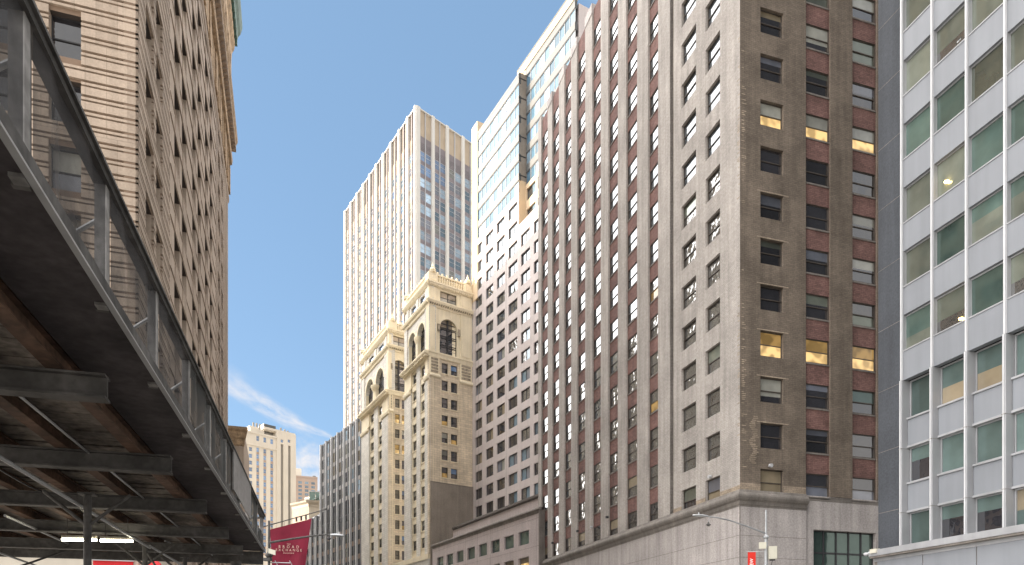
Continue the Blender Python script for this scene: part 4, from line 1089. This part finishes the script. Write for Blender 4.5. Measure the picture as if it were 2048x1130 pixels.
for i, (u0, u1) in enumerate(((124, 193), (201, 265))):
    e = [at(u0, 1079 if i == 0 else 1081, 16.6), at(u1, 1079.5 if i == 0 else 1082, 16.75)]
    root = thing('fluorescent_light', e[0], ('left' if i == 0 else 'right')+' of the two lit fluorescent tubes under the shed roof', 'light', 'fluorescent lights under the sidewalk shed')
    mb = MB(); mb.tube(e, .032, 'tube', 10); mb.build('tube', root)
    mb = MB(); d = Vector((0, 0, .06)); mb.tube([e[0]+d, e[1]+d], .045, 'boxcream', 8)
    for t in (.15, .85): q = e[0].lerp(e[1], t)+d; mb.tube([q, (q.x, q.y, 4.8)], .012, 'steel', 6)
    mb.build('housing', root)
# red sign on the stone ground floor
s0, s1 = on(LH, 266, .35), on(LH, 186, .35); zt = onz(LH, 226, 1122, .35)
mb = MB(); mb.box(LH, s0, s1, zt-1.0, zt, .27, .35, 'redsign'); mb.box(LH, s0-.05, s1+.05, zt, zt+.05, .27, .42, 'whiteframe'); mb.box(LH, s0-.05, s1+.05, zt+.12, zt+.18, .27, .42, 'redsign')
tag(mb.build('shop_sign'), 'plain red sign board on the pale ground floor wall, seen under the shed', 'sign')
# round red awning beside it
c = LH.p(on(LH, 308, .3), 0, .3); mb = MB(); zz = onz(LH, 308, 1119, .3)
n = 10; pts = [(1.0*math.cos(math.pi*i/n), 1.0*math.sin(math.pi*i/n)) for i in range(n+1)]; sc = on(LH, 308, .3)
for (a, b), (x, y) in zip(pts, pts[1:]):
    mb.face([LH.p(sc+a*.55, zz-1+b, .27), LH.p(sc+x*.55, zz-1+y, .27), LH.p(sc+x*.55, zz-1.2+y*.8, 1.0), LH.p(sc+a*.55, zz-1.2+b*.8, 1.0)], 'redsign')
tag(mb.build('awning'), 'small rounded red awning over a doorway, seen under the shed', 'awning')

# ================================================================== street fittings
def cobra_lamp(name, pole, zbase, ztop, arm, head, label, mt='galv', pr=.13):
    root = thing(name, (pole[0], pole[1], 0), label, 'street lamp')
    mb = MB(); x, y = pole; mb.tube([(x, y, .1), (x, y, 2.2), (x, y, ztop-1.6)], pr, mt, 14, pr*.77); mb.lathe((x, y, 0), [(.26, 0), (.26, .25), (.17, .6), (.14, 1.0)], mt, 14)
    mb.lathe((x, y, ztop-1.75), [(.10, 0), (.17, .08), (.18, .14), (.09, .24), (.065, .3), (.05, 1.75)], mt, 12)
    mb.build('pole', root)
    mb = MB(); mb.tube(arm, .055, mt, 10, .03); a = mb.build('arm', root)
    d = (Vector(head)-Vector(arm[-1])); L = d.length; d.normalize(); sd = Vector((-d.y, d.x, 0)).normalized(); mb = MB()
    rg = []
    for t, w, h in ((0, .05, .05), (.12, .10, .08), (.35, .17, .10), (.7, .17, .09), (.93, .10, .06), (1, .03, .03)):
        c = Vector(arm[-1])+d*L*t; rg.append([c+sd*w*math.cos(k*math.pi/5)+Vector((0, 0, h*(1 if math.sin(k*math.pi/5) > 0 else .45)*math.sin(k*math.pi/5))) for k in range(10)])
    for A, B in zip(rg, rg[1:]):
        for k in range(10): mb.face([A[k], A[(k+1) % 10], B[(k+1) % 10], B[k]], 'galv')
    mb.face(rg[0], 'galv'); mb.face(rg[-1], 'galv'); hd = mb.build('lamp_head', root)
    c = Vector(arm[-1])+d*L*.6; mb = MB(); mb.lathe(c+Vector((0, 0, .09)), [(.03, 0), (.04, .03), (.04, .09), (.02, .10)], 'whiteframe', 8); k = mb.build('photocell', None); k.parent = hd
    return root
Y = 42.0
p = at(1532, 1300, Y); tp = at(1532, 1020, Y)
cobra_lamp('street_lamp', (p.x, p.y), 0, tp.z, [at(1529, 1066, Y), at(1495, 1053, Y-.5), at(1458, 1040.5, Y-1.0), at(1432, 1034.8, Y-1.4), at(1416, 1033, Y-1.6)], at(1385, 1030.5, Y-2.0), 'galvanised street lamp with curved arm and equipment boxes, in front of the stone corner')
q = at(1417, 1040, Y-1.55); mb = MB(); mb.tube([at(1421, 1035, Y-1.5), at(1418, 1037, Y-1.5), at(1417, 1044, Y-1.5)], .022, 'galv', 8); mb.lathe(at(1417, 1052, Y-1.5), [(.03, -.02), (.09, .02), (.14, .06), (.13, .10), (.05, .15), (.03, .24)], 'steel', 12)
tag(mb.build('dome_camera'), 'dome camera hanging from the arm of the lamp by the stone corner', 'camera')
Kf = Fac((p.x, p.y), (-1, .15))
mb = MB(); mb.box(Kf, .02, .44, at(0, 1098, Y).z, at(0, 1085, Y).z, .13, .2, 'boxcream'); tag(mb.build('sign_back'), 'small cream plate fixed high on the lamp pole, above the grey box', 'sign')
mb = MB(); z0, z1 = at(0, 1119, Y).z, at(0, 1093.5, Y).z; mb.box(Kf, -.60, -.13, z0, z1, -.1, .22, 'boxcream'); mb.box(Kf, -.58, -.15, z0+.03, z1-.03, .22, .235, 'boxcream'); mb.box(Kf, -.5, -.2, z0-.08, z0, -.05, .15, 'steel'); 
root = mb.build('equipment_box'); tag(root, 'cream metal equipment box strapped to the lamp pole by the stone corner', 'box')
b = MB(); b.tube([Kf.p(-.35, z0-.05, .1), Kf.p(-.3, z0-.3, .1), Kf.p(-.1, z0-.55, .12), Kf.p(-.02, z0-1.2, .14)], .02, 'steel', 6); k = b.build('cable'); k.parent = root
# red banner on the pole
def text(body, size, F, s, z, o, m, name, root=None, rot=0.0, space=1.0):
    c = bpy.data.curves.new(name, 'FONT'); c.body = body; c.size = size; c.extrude = .004; c.align_x = 'CENTER'; c.align_y = 'CENTER'; c.space_character = space
    ob = bpy.data.objects.new(name, c); COL.objects.link(ob)
    dg = bpy.context.evaluated_depsgraph_get(); me = bpy.data.meshes.new_from_object(ob.evaluated_get(dg)); bpy.data.objects.remove(ob)
    me.materials.clear(); me.materials.append(M[m])
    q = F.p(s, z, o)
    R = Matrix(((-F.d.x, 0, F.n.x), (-F.d.y, 0, F.n.y), (0, 1, 0))) @ Matrix.Rotation(rot, 3, 'Z')
    me.transform(Matrix.Translation(q) @ R.to_4x4())
    t = bpy.data.objects.new(name, me); COL.objects.link(t)
    if root is not None:
        t.parent = root
    return t
zb = at(0, 1103, Y).z; x0 = on_row(Kf, 1512, Y)[0]; x1 = on_row(Kf, 1496.5, Y)[0]
mb = MB(); mb.box(Kf, x0, x1, zb-2.3, zb+.02, .0, .015, 'banner'); bn = mb.build('banner'); tag(bn, 'narrow red banner with white upright letters, hung from the lamp pole', 'banner')
b = MB(); b.tube([Kf.p(.08, zb, .02), Kf.p(x1+.08, zb, .02)], .018, 'whiteframe', 8); k = b.build('bracket'); k.parent = bn
text('NEW', .27, Kf, (x0+x1)/2, zb-.72, .018, 'whiteink', 'lettering', bn, math.pi/2, 1.0)

# left lamp in front of the flag
Y = 33.0
p = at(538, 1300, Y); tp = at(538, 1052, Y)
lamp2 = cobra_lamp('street_lamp', (p.x, p.y), 0, tp.z+.25, [at(540, 1085, Y), at(580, 1078.5, Y-.1), at(620, 1072.5, Y-.2), at(654, 1069, Y-.3), at(661, 1070.5, Y-.3)], at(689, 1072, Y-.4), 'slim dark street lamp with long straight arm reaching across the burgundy flag', 'steel', .075)
mb = MB(); mb.tube([at(657, 1070, Y-.3), at(658, 1074, Y-.3)], .025, 'steel', 8); mb.lathe(at(658, 1079, Y-.3), [(.03, -.03), (.08, 0), (.1, .05), (.03, .12)], 'darkmetal', 10); tag(mb.build('dome_camera'), 'small dark dome camera under the head of the lamp before the flag', 'camera')
Kl = Fac((p.x, p.y), (-1, .1))
mb = MB(); z0, z1 = at(0, 1109.5, Y).z, at(0, 1100, Y).z; a, b = on_row(Kl, 555, Y)[0], on_row(Kl, 540.5, Y)[0]
mb.face([Kl.p(a, z0-.05, .2), Kl.p(b, z0+.05, .2), Kl.p(b, z1+.05, .2), Kl.p(a, z1-.05, .2)], 'boxcream'); mb.face([Kl.p(a, z0-.05, .17), Kl.p(b, z0+.05, .17), Kl.p(b, z1+.05, .17), Kl.p(a, z1-.05, .17)], 'boxcream')
tag(mb.build('sign_back'), 'small cream tilted plate on the lamp pole in front of the flag', 'sign')
mb = MB(); mb.tube([at(541, 1125, Y), at(580, 1126, Y)], .025, 'galv', 8)
for u in (552, 581): mb.tube([at(u-2, 1121, Y), at(u+3, 1130, Y)], .018, 'galv', 6)
mb.box(Kl, -.12, .25, at(0, 1122, Y).z, at(0, 1116, Y).z, -.1, .15, 'steel'); tag(mb.build('crossarm'), 'short galvanised crossarm with clamps low on the lamp pole before the flag', 'bracket')

# burgundy flag and its pole
Y = 36.0
A, B = at(529, 1053, Y), at(652, 1018.5, Y-.5)
mb = MB(); mb.tube([at(505, 1060, Y), A, B], .032, 'steel', 10, .025); mb.lathe(B, [(.0, -.06), (.05, -.02), (.05, .03), (.01, .07)], 'steel', 8)
tag(mb.build('flagpole'), 'slanting dark flagpole carrying the burgundy flag over the street', 'flagpole')
P00, P10 = at(539.5, 1059.5, Y), at(623.5, 1037, Y-.4); P01, P11 = at(547.5, 1165, Y), at(606, 1170, Y-.4)
FF = Fac((P10.x, P10.y), (P00.x-P10.x, P00.y-P10.y)); 
mb = MB(); NX, NZ = 14, 18
def fpt(i, j):
    u, v = i/NX, j/NZ
    p = P00.lerp(P10, u).lerp(P01.lerp(P11, u), v); k = .05*math.sin(u*7+v*3)+.035*math.sin(u*13-v*5)
    return p+Vector((FF.n.x, FF.n.y, 0))*k*(.3+v)
for i in range(NX):
    for j in range(NZ): mb.face([fpt(i, j), fpt(i, j+1), fpt(i+1, j+1), fpt(i+1, j)], 'flag')
fl = mb.build('flag'); tag(fl, 'burgundy cloth flag with cream lettering hanging over the street', 'flag')
mb = MB()
for u in (.05, .35, .65, .95): mb.tube([P00.lerp(P10, u), P00.lerp(P10, u)+Vector((0, 0, .2))], .008, 'steel', 5)
k = mb.build('ties'); k.parent = fl
for body, sz, v, sp in (('THE', .10, 1089, 1.3), ('BROAD', .20, 1094.5, 2.1), ('EXCHANGE', .185, 1101, 1.7), ('BUILDING', .10, 1107, 1.4)):
    mid = at(581.5, v, Y-.2); s, o = on_row(FF, 579.5, mid.y)
    text(body, sz, FF, s, mid.z, o+.11, 'ink', 'lettering', fl, -.045, sp)

# security camera and wall floodlights
s = on(RD, 1746, .3)
root = thing('security_camera', RD.p(s, 7.7, .3), 'white box security camera on the corner of the white building ledge', 'camera')
mb = MB(); zc = onz(RD, 1746, 1103, .3); mb.box(RD, s-.45, s+.05, zc-.13, zc+.12, .2, .5, 'boxcream'); mb.build('housing', root)
mb = MB(); mb.tube([RD.p(s, zc, .35), RD.p(s+.35, zc-.10, .4)], .06, 'whiteframe', 10); mb.lathe(RD.p(s+.45, zc-.14, .4), [(.05, -.08), (.14, -.02), (.15, .06), (.06, .12)], 'whiteframe', 12); mb.build('lens', root)
for i, (F, u, v, m, lab) in enumerate([(RW, 1215.5, 1034, 'darkmetal', 'round dark floodlight on the brick tower pier, nearest of three above the moulding'), (RW, 1184, 1054, 'whiteframe', 'small white floodlight on a brick tower pier above the moulding'), (RW, 1156, 1062, 'darkmetal', 'middle dark floodlight on the brick tower pier above the moulding'), (RW, 1106, 1085.5, 'darkmetal', 'farthest dark floodlight low on the brick tower'), (RS, 1540, 931, 'whiteframe', 'white floodlight over the lowest side street window of the brick tower'), (RW, 1421, 953, 'whiteframe', 'pale floodlight over the lowest corner bay window of the brick tower')]):
    s = on(F, u, .15); z = onz(F, u, v, .15); r = .16
    root = thing('floodlight', F.p(s, z, .1), lab, 'floodlight', 'floodlights on the brick tower')
    mb = MB(); mb.tube([F.p(s, z, .10), F.p(s, z-.04, .36)], r*.8, m, 10, r); mb.build('lamp_head', root)
    mb = MB(); mb.tube([F.p(s, z+.02, -.05), F.p(s, z, .12)], .04, 'steel', 6); mb.build('bracket', root)

# ================================================================== ground
mb = MB(); mb.face([(-1500, -300, -.15), (1500, -300, -.15), (1500, 2500, -.15), (-1500, 2500, -.15)], 'concrete'); struct('ground', mb)
ctr = Fac((1.5, 0), (-.30, 1))
mb = MB()
mb.zq(ctr, -40, 420, -.146, -8, 8, 'asphalt'); struct('road', mb)
mb = MB(); 
for s in range(-38, 400, 6): mb.zq(ctr, s, s+3, -.142, -.06, .06, 'yellow')
struct('lane_marking', mb)
mb = MB(); mb.box(ctr, -40, 420, -.146, 0, 8, 8.3, 'mould'); mb.box(ctr, -40, 420, -.146, -.004, 8.3, 60, 'concrete'); struct('pavement', mb)
mb = MB(); mb.box(ctr, -40, 420, -.146, 0, -8.3, -8, 'mould'); mb.box(ctr, -40, 420, -.146, -.004, -60, -8.3, 'concrete'); struct('pavement', mb)

# ================================================================== sky, sun, camera
SUN_AZ, SUN_EL = math.radians(-75), math.radians(12)
w = bpy.data.worlds.new('World'); S.world = w; w.use_nodes = True
nt = w.node_tree; N = nt.nodes.new; L = nt.links.new; bg = nt.nodes['Background']
sky = N('ShaderNodeTexSky'); sky.sky_type = 'NISHITA'; sky.sun_disc = False; sky.sun_elevation = SUN_EL; sky.sun_rotation = SUN_AZ
sky.altitude = 10; sky.air_density = AIR; sky.dust_density = DUST; sky.ozone_density = OZ
tc = N('ShaderNodeTexCoord')
def cloud(center, axis, la, lb, sc):
    """soft wisp round a direction: elongated gaussian times stretched noise"""
    c = Vector(center).normalized(); a = Vector(axis); a = (a-c*a.dot(c)).normalized(); b = c.cross(a)
    def dot(v, k):
        d = N('ShaderNodeVectorMath'); d.operation = 'DOT_PRODUCT'; d.inputs[1].default_value = v
        L(tc.outputs['Generated'], d.inputs[0]); m = N('ShaderNodeMath'); m.operation = 'DIVIDE'; m.inputs[1].default_value = k; L(d.outputs['Value'], m.inputs[0])
        p = N('ShaderNodeMath'); p.operation = 'POWER'; p.inputs[1].default_value = 2; 
        ab = N('ShaderNodeMath'); ab.operation = 'ABSOLUTE'; L(m.outputs[0], ab.inputs[0]); L(ab.outputs[0], p.inputs[0]); return m, p
    m1, p1 = dot(a, la); m2, p2 = dot(b, lb)
    s = N('ShaderNodeMath'); s.operation = 'ADD'; L(p1.outputs[0], s.inputs[0]); L(p2.outputs[0], s.inputs[1])
    g = N('ShaderNodeMapRange'); g.interpolation_type = 'SMOOTHSTEP'; g.inputs[1].default_value = 1; g.inputs[2].default_value = 0; L(s.outputs[0], g.inputs[0])
    fr = N('ShaderNodeVectorMath'); fr.operation = 'DOT_PRODUCT'; fr.inputs[1].default_value = c; L(tc.outputs['Generated'], fr.inputs[0])
    ft = N('ShaderNodeMath'); ft.operation = 'GREATER_THAN'; ft.inputs[1].default_value = 0; L(fr.outputs['Value'], ft.inputs[0])
    cv = N('ShaderNodeCombineXYZ'); L(m1.outputs[0], cv.inputs[0]); L(m2.outputs[0], cv.inputs[1])
    mp = N('ShaderNodeMapping'); mp.inputs['Scale'].default_value = sc; L(cv.outputs[0], mp.inputs['Vector'])
    n = N('ShaderNodeTexNoise'); n.inputs['Scale'].default_value = 1.0; n.inputs['Detail'].default_value = 6; n.inputs['Roughness'].default_value = .6; L(mp.outputs[0], n.inputs['Vector'])
    nr = N('ShaderNodeMapRange'); nr.inputs[1].default_value = .35; nr.inputs[2].default_value = .7; L(n.outputs['Fac'], nr.inputs[0])
    x = N('ShaderNodeMath'); x.operation = 'MULTIPLY'; L(g.outputs[0], x.inputs[0]); L(nr.outputs[0], x.inputs[1])
    y = N('ShaderNodeMath'); y.operation = 'MULTIPLY'; L(x.outputs[0], y.inputs[0]); L(ft.outputs[0], y.inputs[1])
    return y.outputs[0]
def dirn(u, v): return Vector(((u-CX)/FP, 1, (HY-v)/FP))
veil = N('ShaderNodeMix'); veil.data_type = 'RGBA'; veil.inputs[0].default_value = .68; veil.inputs[7].default_value = (.90, 1.49, 2.30, 1)
L(sky.outputs[0], veil.inputs[6]); prev = veil.outputs[2]
for c, ax, la, lb, sc, amt in [(dirn(520, 805), dirn(640, 868)-dirn(440, 750), .10, .015, (3, 1.2, 1), .7), (dirn(400, 730), dirn(640, 868)-dirn(440, 750), .10, .026, (3, 1.2, 1), .35), (dirn(600, 850), dirn(680, 880)-dirn(560, 835), .07, .006, (3, 1.2, 1), .6), (dirn(605, 935), (1, 0, 0), .06, .045, (2, 2, 1), 1.0), (dirn(640, 985), (1, 0, 0), .09, .05, (2, 2, 1), .9)]:
    f = cloud(c, ax, la, lb, sc)
    k = N('ShaderNodeMath'); k.operation = 'MULTIPLY'; k.inputs[1].default_value = amt; L(f, k.inputs[0])
    mx = N('ShaderNodeMix'); mx.data_type = 'RGBA'; mx.inputs[7].default_value = (CLOUD, CLOUD*.96, CLOUD*.95, 1)
    L(k.outputs[0], mx.inputs[0]); L(prev, mx.inputs[6]); prev = mx.outputs[2]
# bright cloud added out of view to lift shade: thick sunward, overhead, thin behind
def adot(v, lo, hi):
    d = N('ShaderNodeVectorMath'); d.operation = 'DOT_PRODUCT'; d.inputs[1].default_value = Vector(v).normalized()
    L(tc.outputs['Generated'], d.inputs[0]); g = N('ShaderNodeMapRange'); g.interpolation_type = 'SMOOTHSTEP'
    g.inputs[1].default_value = lo; g.inputs[2].default_value = hi; L(d.outputs['Value'], g.inputs[0]); return g.outputs[0]
def mth(op, a, b):
    m = N('ShaderNodeMath'); m.operation = op
    for i, x in enumerate((a, b)):
        if isinstance(x, (int, float)): m.inputs[i].default_value = x
        else: L(x, m.inputs[i])
    return m.outputs[0]
azc, elc = math.radians(-9), math.radians(29)
gap = adot((math.sin(azc)*math.cos(elc), math.cos(azc)*math.cos(elc), math.sin(elc)), math.cos(math.radians(17.5)), math.cos(math.radians(25)))
gap.node.inputs[1].default_value = math.cos(math.radians(26)); gap.node.inputs[2].default_value = math.cos(math.radians(18))
side = adot((-.72, .55, .35), -.35, .5)
n = N('ShaderNodeTexNoise'); n.inputs['Scale'].default_value = 3.2; n.inputs['Detail'].default_value = 7; n.inputs['Roughness'].default_value = .55
L(tc.outputs['Generated'], n.inputs['Vector'])
nr = N('ShaderNodeMapRange'); nr.inputs[1].default_value = .38; nr.inputs[2].default_value = .58; nr.inputs[3].default_value = .55; L(n.outputs['Fac'], nr.inputs[0])
cov = mth('MULTIPLY', mth('SUBTRACT', 1.0, gap), nr.outputs[0])
amt = mth('MULTIPLY_ADD', side, 1-BACK); amt.node.inputs[2].default_value = BACK
sc_ = N('ShaderNodeVectorMath'); sc_.operation = 'SCALE'; sc_.inputs[0].default_value = (COVER, COVER*.965, COVER*.93); L(amt, sc_.inputs['Scale'])
mx = N('ShaderNodeMix'); mx.data_type = 'RGBA'; L(cov, mx.inputs[0]); L(prev, mx.inputs[6]); L(sc_.outputs[0], mx.inputs[7]); prev = mx.outputs[2]
L(prev, bg.inputs['Color']); bg.inputs['Strength'].default_value = SKY
sd = bpy.data.lights.new('sun', 'SUN'); sd.energy = SUNE; sd.angle = math.radians(.5); sd.color = (1, .84, .66)
so = bpy.data.objects.new('sun', sd); COL.objects.link(so)
d = Vector((math.sin(SUN_AZ)*math.cos(SUN_EL), math.cos(SUN_AZ)*math.cos(SUN_EL), math.sin(SUN_EL)))
so.rotation_euler = d.to_track_quat('Z', 'Y').to_euler(); so.location = d*400
cd = bpy.data.cameras.new('camera'); co = bpy.data.objects.new('camera', cd); COL.objects.link(co)
co.location = (0, 0, ZC); co.rotation_euler = (math.pi/2, 0, 0)
cd.sensor_width = 36; cd.sensor_fit = 'HORIZONTAL'; cd.lens = FP/2048*36; cd.shift_y = (HY-565)/2048; cd.shift_x = 0
cd.clip_start = .05; cd.clip_end = 5000
S.camera = co
vs = S.view_settings; vs.view_transform = 'Standard'; vs.look = 'None'; vs.gamma = 1; vs.exposure = EXPO
S.cycles.max_bounces = 8; S.cycles.transparent_max_bounces = 12
